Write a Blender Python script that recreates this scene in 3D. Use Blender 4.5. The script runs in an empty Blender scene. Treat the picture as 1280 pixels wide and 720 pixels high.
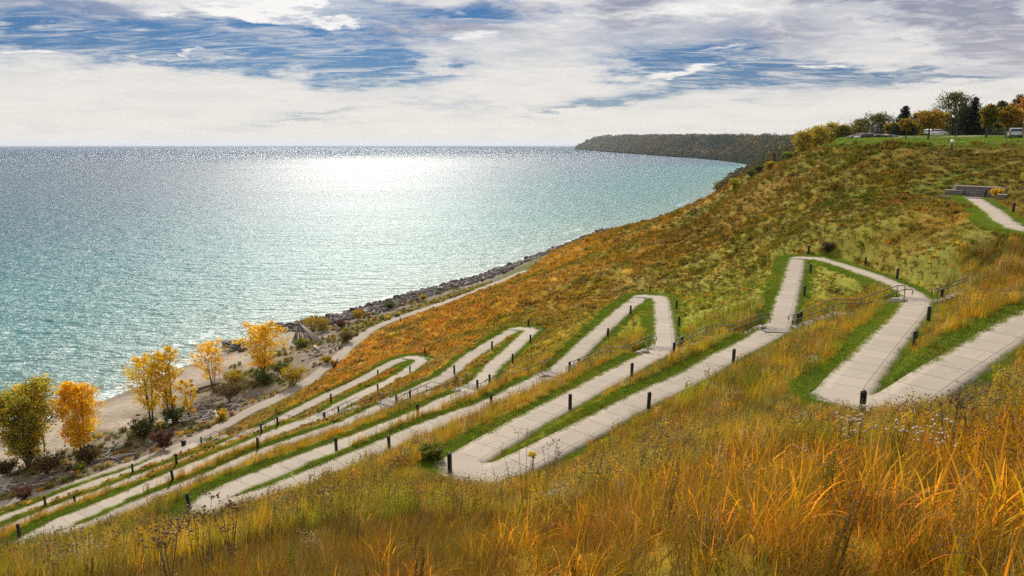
import bpy, math, random
import numpy as np
from mathutils import Vector, Matrix, kdtree
R = math.radians
rng = np.random.default_rng(7)
random.seed(7)
scene = bpy.context.scene
COL = scene.collection

# ---------------------------------------------------------------- camera
H = 40.0                       # eye height above the lake
PITCH = R(11.81)
F = 853.33                     # focal length in px of a 1280 px wide picture (24 mm)
cd = bpy.data.cameras.new('camera')
cam = bpy.data.objects.new('camera', cd)
COL.objects.link(cam)
cd.sensor_width = 36.0
cd.lens = 24.0
cd.clip_start = 0.1
cd.clip_end = 120000
cam.location = (0, 0, H)
cam.rotation_euler = (math.pi/2 - PITCH, 0, 0)
scene.camera = cam

# ---------------------------------------------------------------- sun and sky
SUN_AZ = R(-12.0)              # measured from +Y towards +X
SUN_EL = R(37.0)
sun_dir = Vector((math.sin(SUN_AZ)*math.cos(SUN_EL), math.cos(SUN_AZ)*math.cos(SUN_EL), math.sin(SUN_EL)))
sl = bpy.data.lights.new('sun', 'SUN')
sl.energy = 5.0
sl.angle = R(0.55)
sl.color = (1.0, 0.93, 0.82)
so = bpy.data.objects.new('sun', sl)
COL.objects.link(so)
so.rotation_euler = sun_dir.to_track_quat('Z', 'Y').to_euler()
so.location = (-40, 100, 120)
scene.view_settings.view_transform = 'Standard'
scene.view_settings.look = 'None'
scene.view_settings.exposure = 0.0
scene.view_settings.gamma = 1.0
scene.view_settings.use_curve_mapping = False
scene.cycles.use_denoising = False
scene.cycles.max_bounces = 6
scene.cycles.transparent_max_bounces = 8
scene.cycles.sample_clamp_indirect = 4.0
scene.cycles.sample_clamp_direct = 9.0
scene.cycles.volume_bounces = 0


class NT:
    """small helper to write node trees"""
    def __init__(self, tree):
        self.t = tree
        tree.nodes.clear()

    def n(self, kind, ins=None, **props):
        nd = self.t.nodes.new(kind)
        for k, v in props.items():
            setattr(nd, k, v)
        for k, v in (ins or {}).items():
            self.set(nd.inputs[k], v)
        return nd

    def set(self, sock, v):
        if isinstance(v, bpy.types.NodeSocket):
            self.t.links.new(v, sock)
        elif isinstance(v, bpy.types.Node):
            self.t.links.new(v.outputs[0], sock)
        else:
            sock.default_value = v

    def m(self, op, a, b=0.0, c=None, clamp=False):
        nd = self.t.nodes.new('ShaderNodeMath')
        nd.operation = op
        nd.use_clamp = clamp
        self.set(nd.inputs[0], a)
        self.set(nd.inputs[1], b)
        if c is not None:
            self.set(nd.inputs[2], c)
        return nd.outputs[0]

    def noise(self, vec, scale, detail=3.0, rough=0.5, dist=0.0):
        nd = self.n('ShaderNodeTexNoise', {'Scale': scale, 'Detail': detail, 'Roughness': rough, 'Distortion': dist})
        if vec is not None:
            self.set(nd.inputs['Vector'], vec)
        return nd.outputs['Fac']

    def mix(self, fac, a, b, blend='MIX'):
        nd = self.t.nodes.new('ShaderNodeMix')
        nd.data_type = 'RGBA'
        nd.blend_type = blend
        nd.clamp_factor = True
        self.set(nd.inputs[0], fac)
        self.set(nd.inputs[6], a if not isinstance(a, tuple) else (*a[:3], 1))
        self.set(nd.inputs[7], b if not isinstance(b, tuple) else (*b[:3], 1))
        return nd.outputs[2]

    def ramp(self, fac, stops, interp='LINEAR'):
        nd = self.t.nodes.new('ShaderNodeValToRGB')
        nd.color_ramp.interpolation = interp
        els = nd.color_ramp.elements
        while len(els) < len(stops):
            els.new(0.5)
        for e, (p, c) in zip(els, stops):
            e.position = p
            e.color = (*c[:3], 1) if isinstance(c, tuple) else (c, c, c, 1)
        self.set(nd.inputs[0], fac)
        return nd.outputs[0]

    def smooth(self, x, lo, hi):
        nd = self.n('ShaderNodeMapRange', {'Value': x, 'From Min': lo, 'From Max': hi, 'To Min': 0.0, 'To Max': 1.0}, interpolation_type='SMOOTHSTEP')
        return nd.outputs[0]


def px_ray(px, py):
    u, v = (px-640)/F, -(py-360)/F
    return Vector((u, math.cos(PITCH)+v*math.sin(PITCH), -math.sin(PITCH)+v*math.cos(PITCH)))


def PZ(px, py, z):
    d = px_ray(px, py)
    t = (z-H)/d.z
    return np.array([d.x*t, d.y*t, z])


def PD(px, py, dist):
    d = px_ray(px, py)
    t = dist/math.hypot(d.x, d.y)
    return np.array([d.x*t, d.y*t, H+d.z*t])


def build_world():
    w = bpy.data.worlds.new('World')
    scene.world = w
    w.use_nodes = True
    N = NT(w.node_tree)
    sky = N.n('ShaderNodeTexSky')
    sky.sky_type = 'NISHITA'
    sky.sun_disc = False
    sky.sun_elevation = SUN_EL
    sky.sun_rotation = SUN_AZ
    sky.air_density = 1.0
    sky.dust_density = 0.6
    sky.ozone_density = 3.0
    tc = N.n('ShaderNodeTexCoord')
    sep = N.n('ShaderNodeSeparateXYZ', {0: tc.outputs['Generated']})
    X, Y, Z = sep.outputs
    zc = N.m('MAXIMUM', Z, 0.004)
    # look the sky up slightly above the horizon so it stays bright to the edge
    skyv = N.n('ShaderNodeCombineXYZ', {0: X, 1: Y, 2: zc})
    N.set(sky.inputs[0], skyv)
    # cloud layer coordinates: intersection with a flat layer high overhead
    den = N.m('ADD', zc, 0.11)
    px = N.m('DIVIDE', X, den)
    py = N.m('DIVIDE', Y, den)
    pl = N.n('ShaderNodeCombineXYZ', {0: px, 1: py, 2: 0.0})
    ylim = N.m('MAXIMUM', Y, 0.05)
    a = N.m('DIVIDE', X, ylim)
    e = N.m('DIVIDE', Z, ylim)
    warp = N.noise(pl, 0.55, 5.0, 0.6)
    warp2 = N.noise(pl, 2.6, 6.0, 0.65)
    ew = N.m('ADD', e, N.m('MULTIPLY', N.m('SUBTRACT', warp, 0.5), 0.10))
    ew = N.m('ADD', ew, N.m('MULTIPLY', N.m('SUBTRACT', warp2, 0.5), 0.055))
    aw = N.m('ADD', a, N.m('MULTIPLY', N.m('SUBTRACT', warp2, 0.5), 0.30))

    def blob(bx, by, sx, sy, tilt=0.0, amp=1.0):
        d = px_ray(bx, by)
        a0, e0 = d.x/d.y, d.z/d.y
        da = N.m('SUBTRACT', aw, a0)
        de = N.m('SUBTRACT', N.m('SUBTRACT', ew, e0), N.m('MULTIPLY', da, tilt))
        q = N.m('ADD', N.m('POWER', N.m('ABSOLUTE', N.m('DIVIDE', da, sx/F)), 2.0), N.m('POWER', N.m('ABSOLUTE', N.m('DIVIDE', de, sy/F)), 2.0))
        return N.m('MULTIPLY', N.m('EXPONENT', N.m('MULTIPLY', q, -1.0)), amp)

    def total(bl):
        s = bl[0]
        for b in bl[1:]:
            s = N.m('ADD', s, b)
        return s
    # blue gaps
    gap = total([blob(-20, 40, 110, 20, 0.05, 1.2), blob(80, 47, 110, 18, -0.02, 1.3), blob(200, 50, 110, 17, -0.05, 1.3), blob(330, 58, 120, 22, -0.12, 1.5), blob(440, 74, 90, 24, -.12, 1.5), blob(505, 92, 45, 10, -.1, 1.2),
                 blob(445, 34, 90, 14, -.1, 1.2), blob(540, 12, 110, 9, -.05, 1.0), blob(620, 16, 60, 7, 0, .8),
                 blob(850, 84, 90, 20, -0.1, 1.3), blob(930, 76, 80, 22, -0.05, 1.3), blob(1010, 92, 110, 12, 0.03, 1.2), blob(830, 118, 110, 8, 0.1, 1.0), blob(740, 132, 60, 4, 0.05, .8), blob(1200, 95, 70, 6, .02, .9), blob(1120, 88, 60, 6, .02, .8),
                 blob(395, 143, 50, 5, 0, .6), blob(110, 6, 100, 6, 0, .5), blob(560, 130, 120, 4, 0, .25)])
    veil = N.noise(pl, 1.3, 7.0, 0.62, 0.6)
    fine = N.noise(N.n('ShaderNodeMapping', {'Vector': pl, 'Scale': (1.0, 1.5, 1.0), 'Rotation': (0, 0, 0.7)}), 4.2, 9.0, 0.66, 0.7)
    fade = N.smooth(e, .03, .15)
    cover = N.m('SUBTRACT', 1.10, gap)
    cover = N.m('ADD', cover, N.m('MULTIPLY', N.m('SUBTRACT', veil, 0.5), 1.1))
    cover = N.m('ADD', cover, N.m('MULTIPLY', N.m('MULTIPLY', N.m('SUBTRACT', fine, 0.5), .95), N.m('ADD', N.m('MULTIPLY', fade, .8), .2)))
    cover = N.smooth(cover, -.30, 1.30)
    wisp = N.noise(N.n('ShaderNodeMapping', {'Vector': pl, 'Scale': (.9, 3.2, 1.0), 'Rotation': (0, 0, 0.9)}), 2.2, 8.0, 0.68, 1.2)
    cover = N.m('MAXIMUM', cover, N.m('MULTIPLY', N.smooth(wisp, .40, .72), .80))
    # bright puffs inside the gaps
    puff = total([blob(290, 20, 70, 11, -0.2, 1.2), blob(370, 14, 85, 12, -0.15, 1.2), blob(420, 38, 40, 6, -0.1, .8), blob(455, 62, 60, 5, .3, .4), blob(850, 92, 70, 6, .12, 1.1), blob(905, 62, 60, 3, .15, .8),
                  blob(200, 64, 60, 3.5, 0, .9), blob(30, 67, 60, 4, 0, 1.0), blob(1010, 82, 60, 5, .1, .9), blob(575, 52, 50, 9, 0, .9), blob(960, 72, 40, 3, 0, .8), blob(880, 110, 60, 3, 0, .6), blob(990, 108, 70, 3, 0, .6), blob(690, 28, 110, 14, 0, .5), blob(880, 18, 110, 14, 0, .8)])
    fine2 = N.noise(N.n('ShaderNodeMapping', {'Vector': pl, 'Scale': (1.0, 1.6, 1.0)}), 8.0, 9.0, 0.72, 0.3)
    puff = N.smooth(N.m('MULTIPLY', puff, N.m('MULTIPLY', fine2, 2.0)), 0.30, 1.05)
    cover = N.m('MAXIMUM', cover, N.m('MULTIPLY', puff, 0.98))
    # cloud brightness: thick parts grey-blue, thin parts white
    dark = total([blob(790, 15, 45, 26, 0.1, 1.3), blob(1090, 2, 120, 16, -.1, 1.2), blob(1190, 20, 90, 20, -.25, 1.3), blob(1250, 62, 60, 22, -.1, 1.2), blob(90, 14, 150, 14, -.05, .9), blob(540, 34, 80, 22, 0, .8), blob(620, 40, 60, 14, 0, .5),
                  blob(700, 60, 70, 12, 0.1, .35), blob(960, 42, 110, 18, 0, .75), blob(640, 5, 60, 8, 0, .5)])
    dk = N.m('MULTIPLY', dark, N.m('ADD', N.m('MULTIPLY', N.m('ADD', N.m('MULTIPLY', veil, .6), N.m('MULTIPLY', fine, .6)), 1.35), 0.0))
    dk = N.m('ADD', dk, N.m('MULTIPLY', N.m('MULTIPLY', N.smooth(veil, 0.45, 0.75), 0.2), N.m('ADD', N.m('MULTIPLY', fade, .8), .2)))
    shade = N.ramp(dk, [(0.0, (0.79, 0.775, 0.765)), (0.2, (0.60, 0.62, 0.67)), (0.45, (0.31, 0.35, 0.47)), (0.8, (0.16, 0.195, 0.33))])
    lift = N.smooth(fine, 0.42, 0.68)
    shade = N.mix(N.m('MULTIPLY', N.m('MULTIPLY', lift, 0.45), N.m('ADD', N.m('MULTIPLY', fade, .85), .15)), shade, (0.95, 0.94, 0.93))
    shade = N.mix(puff, shade, (1.0, 0.99, 0.97))
    # creamy haze towards the horizon
    hz = N.m('EXPONENT', N.m('MULTIPLY', e, -8.0))
    shade = N.mix(N.m('MULTIPLY', hz, 1.0), shade, (0.90, 0.835, 0.745))
    hz2 = N.m('EXPONENT', N.m('MULTIPLY', N.m('MAXIMUM', e, 0.0), -26.0))
    cover = N.m('MAXIMUM', cover, N.m('MULTIPLY', hz2, 0.95))
    skc = N.mix(1.0, sky.outputs[0], (0.0095, 0.023, 0.041), 'MULTIPLY')
    final = N.mix(cover, skc, shade)
    # behind the photographer the sky is open blue with thin cloud
    bg = N.n('ShaderNodeBackground', {'Color': final, 'Strength': 1.0})
    out = N.n('ShaderNodeOutputWorld', {'Surface': bg})


build_world()
# ---------------------------------------------------------------- object helpers
def mesh_obj(name, V, Fc, mat=None, parent=None, smooth=False, uv=None, cols=None, link=True, matidx=None):
    """V: (n,3) array, Fc: list of index tuples or an (m,k) int array"""
    me = bpy.data.meshes.new(name)
    V = np.asarray(V, dtype=np.float32)
    if isinstance(Fc, np.ndarray):
        m, k = Fc.shape
        me.vertices.add(len(V))
        me.vertices.foreach_set('co', V.ravel())
        me.loops.add(m*k)
        me.loops.foreach_set('vertex_index', Fc.astype(np.int32).ravel())
        me.polygons.add(m)
        me.polygons.foreach_set('loop_start', np.arange(0, m*k, k, dtype=np.int32))
        me.update(calc_edges=True)
    else:
        me.from_pydata([tuple(v) for v in V.tolist()], [], [tuple(f) for f in Fc])
        me.update()
    if smooth:
        me.polygons.foreach_set('use_smooth', np.ones(len(me.polygons), dtype=bool))
    for nm, arr in (cols or {}).items():
        arr = np.asarray(arr, dtype=np.float32)
        if arr.ndim == 1:
            at = me.attributes.new(nm, 'FLOAT', 'POINT')
            at.data.foreach_set('value', arr)
        else:
            at = me.attributes.new(nm, 'FLOAT_COLOR', 'POINT')
            a4 = np.ones((len(arr), 4), dtype=np.float32)
            a4[:, :3] = arr[:, :3]
            at.data.foreach_set('color', a4.ravel())
    if uv is not None:
        l = me.uv_layers.new(name='UVMap')
        idx = np.empty(len(me.loops), dtype=np.int32)
        me.loops.foreach_get('vertex_index', idx)
        l.data.foreach_set('uv', np.asarray(uv, dtype=np.float32)[idx].ravel())
    if mat is not None:
        for mm in (mat if isinstance(mat, (list, tuple)) else [mat]):
            me.materials.append(mm)
    if matidx is not None:
        me.polygons.foreach_set('material_index', np.asarray(matidx, dtype=np.int32))
    o = bpy.data.objects.new(name, me)
    if link:
        COL.objects.link(o)
    if parent is not None:
        o.parent = parent
    return o


def thing(name, label, cat, loc=(0, 0, 0), rz=0.0, group=None):
    o = bpy.data.objects.new(name, None)
    o.empty_display_size = 0.2
    COL.objects.link(o)
    o.location = loc
    o.rotation_euler = (0, 0, rz)
    tag(o, label, cat, group)
    return o


def tag(o, label=None, cat=None, group=None, kind=None):
    if label: o['label'] = label
    if cat: o['category'] = cat
    if group: o['group'] = group
    if kind: o['kind'] = kind
    return o


def kids(o):
    return [c for c in bpy.data.objects if c.parent is o]


def copy_tree(src, ch, loc, rz, label, group=None, scale=1.0, rot=None):
    """src thing, ch = nested children [(child, [(sub, [])])]"""
    c = src.copy()
    COL.objects.link(c)
    c.location = loc
    c.rotation_euler = rot if rot is not None else (0, 0, rz)
    c.scale = (scale,)*3 if not isinstance(scale, tuple) else scale
    c['label'] = label
    if group: c['group'] = group

    def rec(lst, par):
        for k, sub in lst:
            d = k.copy()
            COL.objects.link(d)
            d.parent = par
            rec(sub, d)
    rec(ch, c)
    return c


def tree_of(o):
    return [(c, tree_of(c)) for c in kids(o)]


class MB:
    """collects verts/faces"""
    def __init__(self):
        self.V, self.F = [], []

    def add(self, V, Fc):
        b = len(self.V)
        self.V += [tuple(map(float, v)) for v in V]
        self.F += [tuple(int(i)+b for i in f) for f in Fc]
        return self

    def box(self, c, s, rz=0.0, rx=0.0, ry=0.0, taper=1.0):
        M = Matrix.Rotation(rz, 3, 'Z') @ Matrix.Rotation(ry, 3, 'Y') @ Matrix.Rotation(rx, 3, 'X')
        V = []
        for z in (-.5, .5):
            t = taper if z > 0 else 1.0
            for x, y in ((-.5, -.5), (.5, -.5), (.5, .5), (-.5, .5)):
                v = M @ Vector((x*s[0]*t, y*s[1]*t, z*s[2]))
                V.append((v.x+c[0], v.y+c[1], v.z+c[2]))
        return self.add(V, [(3, 2, 1, 0), (4, 5, 6, 7), (0, 1, 5, 4), (1, 2, 6, 5), (2, 3, 7, 6), (3, 0, 4, 7)])

    def lathe(self, prof, c=(0, 0, 0), n=16, cap=True):
        V, Fc = [], []
        for r, z in prof:
            for k in range(n):
                a = 2*math.pi*k/n
                V.append((c[0]+r*math.cos(a), c[1]+r*math.sin(a), c[2]+z))
        for i in range(len(prof)-1):
            for k in range(n):
                Fc.append((i*n+k, i*n+(k+1) % n, (i+1)*n+(k+1) % n, (i+1)*n+k))
        if cap:
            Fc.append(tuple(range(n-1, -1, -1)))
            Fc.append(tuple((len(prof)-1)*n+k for k in range(n)))
        return self.add(V, Fc)

    def tube(self, pts, rad, n=6, closed_ends=True):
        V, Fc = tube_geo(pts, rad, n, closed_ends)
        return self.add(V, Fc)

    def obj(self, name, mat, parent=None, smooth=False, **k):
        return mesh_obj(name, self.V, self.F, mat, parent, smooth, **k)


def tube_geo(pts, rad, n=6, ends=True):
    pts = [Vector(p) for p in pts]
    if not hasattr(rad, '__len__'):
        rad = [rad]*len(pts)
    V, Fc = [], []
    up = Vector((0, 0, 1))
    for i, p in enumerate(pts):
        t = (pts[min(i+1, len(pts)-1)]-pts[max(i-1, 0)])
        if t.length < 1e-9: t = Vector((0, 0, 1))
        t.normalize()
        u = t.cross(Vector((0.13, 0.97, 0.2)) if abs(t.z) > .8 else up).normalized()
        w = t.cross(u)
        for k in range(n):
            a = 2*math.pi*k/n
            q = p+(u*math.cos(a)+w*math.sin(a))*rad[i]
            V.append((q.x, q.y, q.z))
    for i in range(len(pts)-1):
        for k in range(n):
            Fc.append((i*n+k, i*n+(k+1) % n, (i+1)*n+(k+1) % n, (i+1)*n+k))
    if ends:
        Fc.append(tuple(range(n-1, -1, -1)))
        Fc.append(tuple((len(pts)-1)*n+k for k in range(n)))
    return V, Fc


# ---------------------------------------------------------------- materials
def newmat(name):
    m = bpy.data.materials.new(name)
    m.use_nodes = True
    return m, NT(m.node_tree)


def simple(name, col, rough=0.6, metal=0.0, var=0.12, scale=8.0, bump=0.0, spec=0.5):
    m, N = newmat(name)
    tc = N.n('ShaderNodeTexCoord')
    nz = N.noise(tc.outputs['Object'], scale, 5.0, 0.6)
    c0 = tuple(max(0, c*(1-var*2)) for c in col)
    c1 = tuple(min(1, c*(1+var*2)) for c in col)
    cc = N.mix(nz, c0, c1)
    b = N.n('ShaderNodeBsdfPrincipled', {'Base Color': cc, 'Roughness': rough, 'Metallic': metal, 'Specular IOR Level': spec})
    if bump > 0:
        N.set(b.inputs['Normal'], N.n('ShaderNodeBump', {'Strength': 1.0, 'Distance': bump, 'Height': N.noise(tc.outputs['Object'], scale*2, 6, .65)}))
    N.n('ShaderNodeOutputMaterial', {'Surface': b})
    return m


def leafmat(name, attr, instancer=False, trans=0.45, var=0.35, gloss=True):
    """thin leaves / blades: diffuse + light coming through"""
    m, N = newmat(name)
    at = N.n('ShaderNodeAttribute', attribute_name=attr, attribute_type='INSTANCER' if instancer else 'GEOMETRY')
    v = N.n('ShaderNodeAttribute', attribute_name='var', attribute_type='GEOMETRY')
    k = N.m('ADD', N.m('MULTIPLY', v.outputs['Fac'], 2*var), 1-var)
    hsv = N.n('ShaderNodeHueSaturation', {'Hue': N.m('ADD', N.m('MULTIPLY', N.m('SUBTRACT', v.outputs['Fac'], 0.5), -0.05), 0.5), 'Saturation': 1.0, 'Value': k, 'Color': at.outputs['Color']})
    d = N.n('ShaderNodeBsdfDiffuse', {'Color': hsv})
    t = N.n('ShaderNodeBsdfTranslucent', {'Color': hsv})
    mx = N.n('ShaderNodeMixShader', {0: trans, 1: d, 2: t})
    last = mx
    if gloss:
        g = N.n('ShaderNodeBsdfGlossy', {'Color': (0.9, 0.88, 0.82, 1), 'Roughness': 0.45})
        last = N.n('ShaderNodeMixShader', {0: 0.012, 1: mx, 2: g})
    N.n('ShaderNodeOutputMaterial', {'Surface': last})
    return m


# ---------------------------------------------------------------- value noise in numpy
class VNoise:
    def __init__(self, seed):
        r = np.random.default_rng(seed)
        self.g = r.random((256, 256))

    def base(self, x, y):
        xi, yi = np.floor(x).astype(int), np.floor(y).astype(int)
        fx, fy = x-xi, y-yi
        fx, fy = fx*fx*(3-2*fx), fy*fy*(3-2*fy)
        g = self.g
        a, b = g[xi & 255, yi & 255], g[(xi+1) & 255, yi & 255]
        c, d = g[xi & 255, (yi+1) & 255], g[(xi+1) & 255, (yi+1) & 255]
        return (a*(1-fx)+b*fx)*(1-fy)+(c*(1-fx)+d*fx)*fy

    def __call__(self, x, y, size, octv=4, rough=0.55):
        x, y = np.asarray(x, float)/size, np.asarray(y, float)/size
        s, amp, tot = 0, 1.0, 0
        for i in range(octv):
            s = s+amp*self.base(x+17.3*i, y-9.1*i)
            tot += amp
            amp *= rough
            x, y = x*2.03, y*2.03
        return s/tot


def sstep(a, b, x):
    t = np.clip((x-a)/(b-a), 0, 1)
    return t*t*(3-2*t)


# ---------------------------------------------------------------- the path network
def lane_world(pts, closed=False):
    """pts: (px,py) or (px,py,drop); drop (metres below the eye) is spread by arc length between knots"""
    n = len(pts)
    known = [i for i, p in enumerate(pts) if len(p) == 3]
    dz = np.interp(range(n), known, [pts[i][2] for i in known])
    for _ in range(8):
        W = np.array([PZ(p[0], p[1], H-d) for p, d in zip(pts, dz)])
        s = np.concatenate([[0], np.cumsum(np.hypot(*np.diff(W[:, :2], axis=0).T))])
        dz = np.interp(s, s[known], [pts[i][2] for i in known])
    return np.array([PZ(p[0], p[1], H-d) for p, d in zip(pts, dz)])


def catmull(W, step=0.5):
    W = np.asarray(W)
    P = np.vstack([2*W[0]-W[1], W, 2*W[-1]-W[-2]])
    out = []
    for i in range(1, len(P)-2):
        n = max(2, int(np.linalg.norm(P[i+1]-P[i])/0.2))
        t = np.linspace(0, 1, n, endpoint=False)[:, None]
        a, b, c, d = P[i-1], P[i], P[i+1], P[i+2]
        # centripetal-like damping for uneven spacing
        L = np.linalg.norm(c-b)
        m1 = (c-a)/max(np.linalg.norm(c-a), 1e-6)*L
        m2 = (d-b)/max(np.linalg.norm(d-b), 1e-6)*L
        out.append((2*t**3-3*t**2+1)*b+(t**3-2*t**2+t)*m1+(-2*t**3+3*t**2)*c+(t**3-t**2)*m2)
    out.append(W[-1:])
    C = np.vstack(out)
    # smooth lightly
    for _ in range(3):
        C[1:-1] = .25*C[:-2]+.5*C[1:-1]+.25*C[2:]
    s = np.concatenate([[0], np.cumsum(np.linalg.norm(np.diff(C, axis=0), axis=1))])
    q = np.arange(0, s[-1], step)
    return np.stack([np.interp(q, s, C[:, k]) for k in range(3)], 1)


LANES = [
    [(1330, 380, 8.3), (1277, 408), (1225, 440), (1175, 472), (1128, 503, 9.65)],
    [(1054, 494, 9.75), (1103, 434), (1146, 382, 11.0), (1141, 368), (1097, 347), (1050, 331, 12.0), (1024, 323.5, 12.2)],
    [(998, 322.5, 12.35), (994, 336), (988, 360), (979, 392), (970, 412, 13.6), (912, 444), (860, 474), (810, 497), (755, 526), (690, 560), (632, 588, 14.85)],
    [(580, 577, 14.95), (660, 529), (712, 501), (765, 472), (802, 452), (829, 437, 16.0), (831, 415), (829, 390), (826, 372.5, 17.15)],
    [(803, 370.5, 17.3), (797, 376), (783, 385), (761, 405), (737, 427), (712, 452), (697, 466, 18.7), (665, 480), (615, 505), (540, 532), (487, 555), (435, 577), (380, 600), (315, 625, 20.2)],
    [(290, 612, 20.4), (355, 585), (440, 552), (515, 522), (555, 503), (592, 486, 21.8), (615, 460), (640, 437), (665, 413, 23.25)],
    [(645, 411.5, 23.5), (590, 445), (555, 472), (517, 490), (492, 502, 25.1), (440, 527), (387, 546), (320, 570), (272, 592), (237, 606), (175, 631), (110, 660, 27.1)],
    [(75, 655, 27.3), (112, 640), (160, 620), (212, 597), (320, 552), (360, 535), (403, 521, 29.3), (420, 510), (455, 492), (492, 475), (525, 453, 30.8)],
    [(514, 447, 31.1), (495, 452), (450, 476), (405, 497), (367, 516), (330, 535), (312, 542, 33.5), (275, 560), (225, 579), (180, 595), (130, 615), (87, 630), (37, 650), (0, 665), (-60, 690, 35.5)],
    [(-75, 680, 35.8), (0, 651), (55, 630), (112, 607), (162, 590), (220, 566), (252, 553, 37.6)],
]
LN = [lane_world(p) for p in LANES]
_top = lane_world([(1213, 245.5, 5.8), (1240, 263), (1281, 290, 6.3), (1340, 330, 6.7)])
LN[0] = np.vstack([_top[:2], [(38.8, 51.8, 33.7), (40.2, 48.9, 33.5), (44, 47.6, 33.2), (47, 46, 32.8), (45.2, 43.8, 32.4), (41, 44.2, 31.95), (36.6, 43.4, 31.75), (33.2, 39.8, 31.72)], LN[0]])
P0 = _top
KTURN = [.9, .35, 1.0, .35, 3.0, .5, 4.0, .9, 3.0]
zig = []
lane_of = []
for i, W in enumerate(LN):
    zig.append(W)
    lane_of += [i]*len(W)
    if i < len(LN)-1:
        B = LN[i+1]
        k = KTURN[i]
        d0 = (W[-1]-W[-2]); d0 /= np.linalg.norm(d0[:2])
        d1 = (B[1]-B[0]); d1 /= np.linalg.norm(d1[:2])
        p0, p3 = W[-1], B[0]
        p1, p2 = p0+d0*k, p3-d1*k
        t = np.array([.25, .5, .75])[:, None]
        bz = (1-t)**3*p0+3*(1-t)**2*t*p1+3*(1-t)*t**2*p2+t**3*p3
        bz[:, 2] = p0[2]+(p3[2]-p0[2])*t[:, 0]
        zig.append(bz)
ZIG = catmull(np.vstack(zig), 0.4)
BP = catmull(np.array([PZ(x, y, 2.2) for x, y in [(-150, 675), (-75, 652), (0, 632), (62, 616), (125, 595.5), (187, 573.5), (237, 553), (282, 531), (317, 512), (355, 494), (387, 475), (410, 457), (430, 440), (450, 422), (467, 411), (492, 400), (530, 387), (560, 377), (590, 366), (625, 352), (660, 338)]]), 0.6)
PW = 2.12
PATHS = [('switchback_path', ZIG, PW), ('beach_path', BP, 2.5)]

# ---------------------------------------------------------------- shoreline (z = 0)
SHORE_PX = [(-260, 665), (-120, 607), (0, 553), (68, 521), (135, 499), (165, 486), (230, 458), (282, 441), (310, 427), (345, 413), (380, 402), (430, 392), (480, 378), (520, 366), (600, 345), (660, 325), (755, 287)]
SH = np.array([PZ(x, y, 0)[:2] for x, y in SHORE_PX]+[tuple(PZ(x, y, 0)[:2]) for x, y in [(800, 281.5), (850, 268.5), (900, 243.5), (925, 229), (945, 217)]]+[(412, 1219)])
SH = np.vstack([SH[0]+(SH[0]-SH[1])/np.linalg.norm(SH[0]-SH[1])*300, SH])
SHD = np.vstack([np.linspace(a, b, 40, endpoint=False) for a, b in zip(SH[:-1], SH[1:])])


def shore_signed(x, y):
    """distance to the shoreline, positive on the lake side"""
    x, y = np.asarray(x, float).ravel(), np.asarray(y, float).ravel()
    best = np.full(len(x), 1e18)
    sg = np.ones(len(x))
    for a, b in zip(SH[:-1], SH[1:]):
        d = b-a
        L2 = d@d
        t = np.clip(((x-a[0])*d[0]+(y-a[1])*d[1])/L2, 0, 1)
        qx, qy = x-(a[0]+t*d[0]), y-(a[1]+t*d[1])
        dd = qx*qx+qy*qy
        cr = d[0]*(y-a[1])-d[1]*(x-a[0])
        m = dd < best
        best[m] = dd[m]
        sg[m] = np.sign(cr[m])
    return np.sqrt(best)*sg


# ---------------------------------------------------------------- terrain: smooth surface through surveyed points
pts = []
pts += list(ZIG[::9])
pts += list(BP[::10])
for s in SH[2:18]:
    pts.append((s[0], s[1], 0.0))
# a little inland of the waterline and out into the lake
for i in range(2, 18):
    d = SH[i+1]-SH[i-1]; d /= np.linalg.norm(d)
    nrm = np.array([-d[1], d[0]])
    for off, z in ((12, -1.6), (40, -5), (110, -9)):
        q = SH[i]+nrm*off
        pts.append((q[0], q[1], z))
Q = [(620, 380, 130), (560, 410, 124), (700, 380, 108), (700, 350, 135), (650, 350, 160), (700, 315, 215), (750, 340, 125), (750, 302, 200), (750, 292, 240),
     (850, 330, 115), (850, 290, 165), (850, 265.5, 212), (900, 300, 125), (900, 260, 165), (900, 240, 190), (945, 214, 178), (1000, 250, 115), (1000, 290, 92),
     (1000, 215, 135), (1000, 193, 153), (1050, 179.5, 140), (1100, 230, 105), (1100, 280, 80), (1100, 179.3, 122), (1200, 300, 64), (1150, 320, 60), (1150, 213, 106),
     (1200, 222, 101), (1200, 200, 108), (1200, 180, 116), (1280, 180, 113), (1280, 218, 99),
     (1100, 170, 165), (1200, 170, 165), (1280, 170, 165), (1150, 170, 165), (800, 330, 120), (800, 300, 160), (800, 280, 215), (1180, 246.5, 96), (1250, 246.5, 95),
     (1280, 318, 56), (1060, 380, 62), (1060, 350, 68), (900, 370, 92), (900, 340, 104), (940, 360, 86)]
for q in Q:
    pts.append(PD(*q))
# the far flank behind the crest, then the wooded bluff
def pol(px, d, z):
    r = px_ray(px, 360); a = math.atan2(r.x, r.y)
    return (d*math.sin(a), d*math.cos(a), z)
pts += [pol(850, 250, 13), pol(850, 290, 3), pol(900, 225, 22), pol(900, 300, 8), pol(945, 215, 27), pol(945, 290, 18), pol(945, 420, 6), pol(1000, 190, 36), pol(1000, 270, 30), pol(1000, 450, 22),
        pol(1050, 180, 40), pol(1050, 300, 41), pol(1100, 240, 41.8), pol(1200, 260, 42.4), pol(1280, 260, 42.4), pol(1350, 230, 42), (320, 200, 42), (400, 420, 42), (250, 500, 42), (500, 150, 42), (120, 330, 41), (180, 300, 41.5), (180, 60, 42), (110, 75, 41.5),
        (300, 30, 42), (450, -50, 42)]
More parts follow.
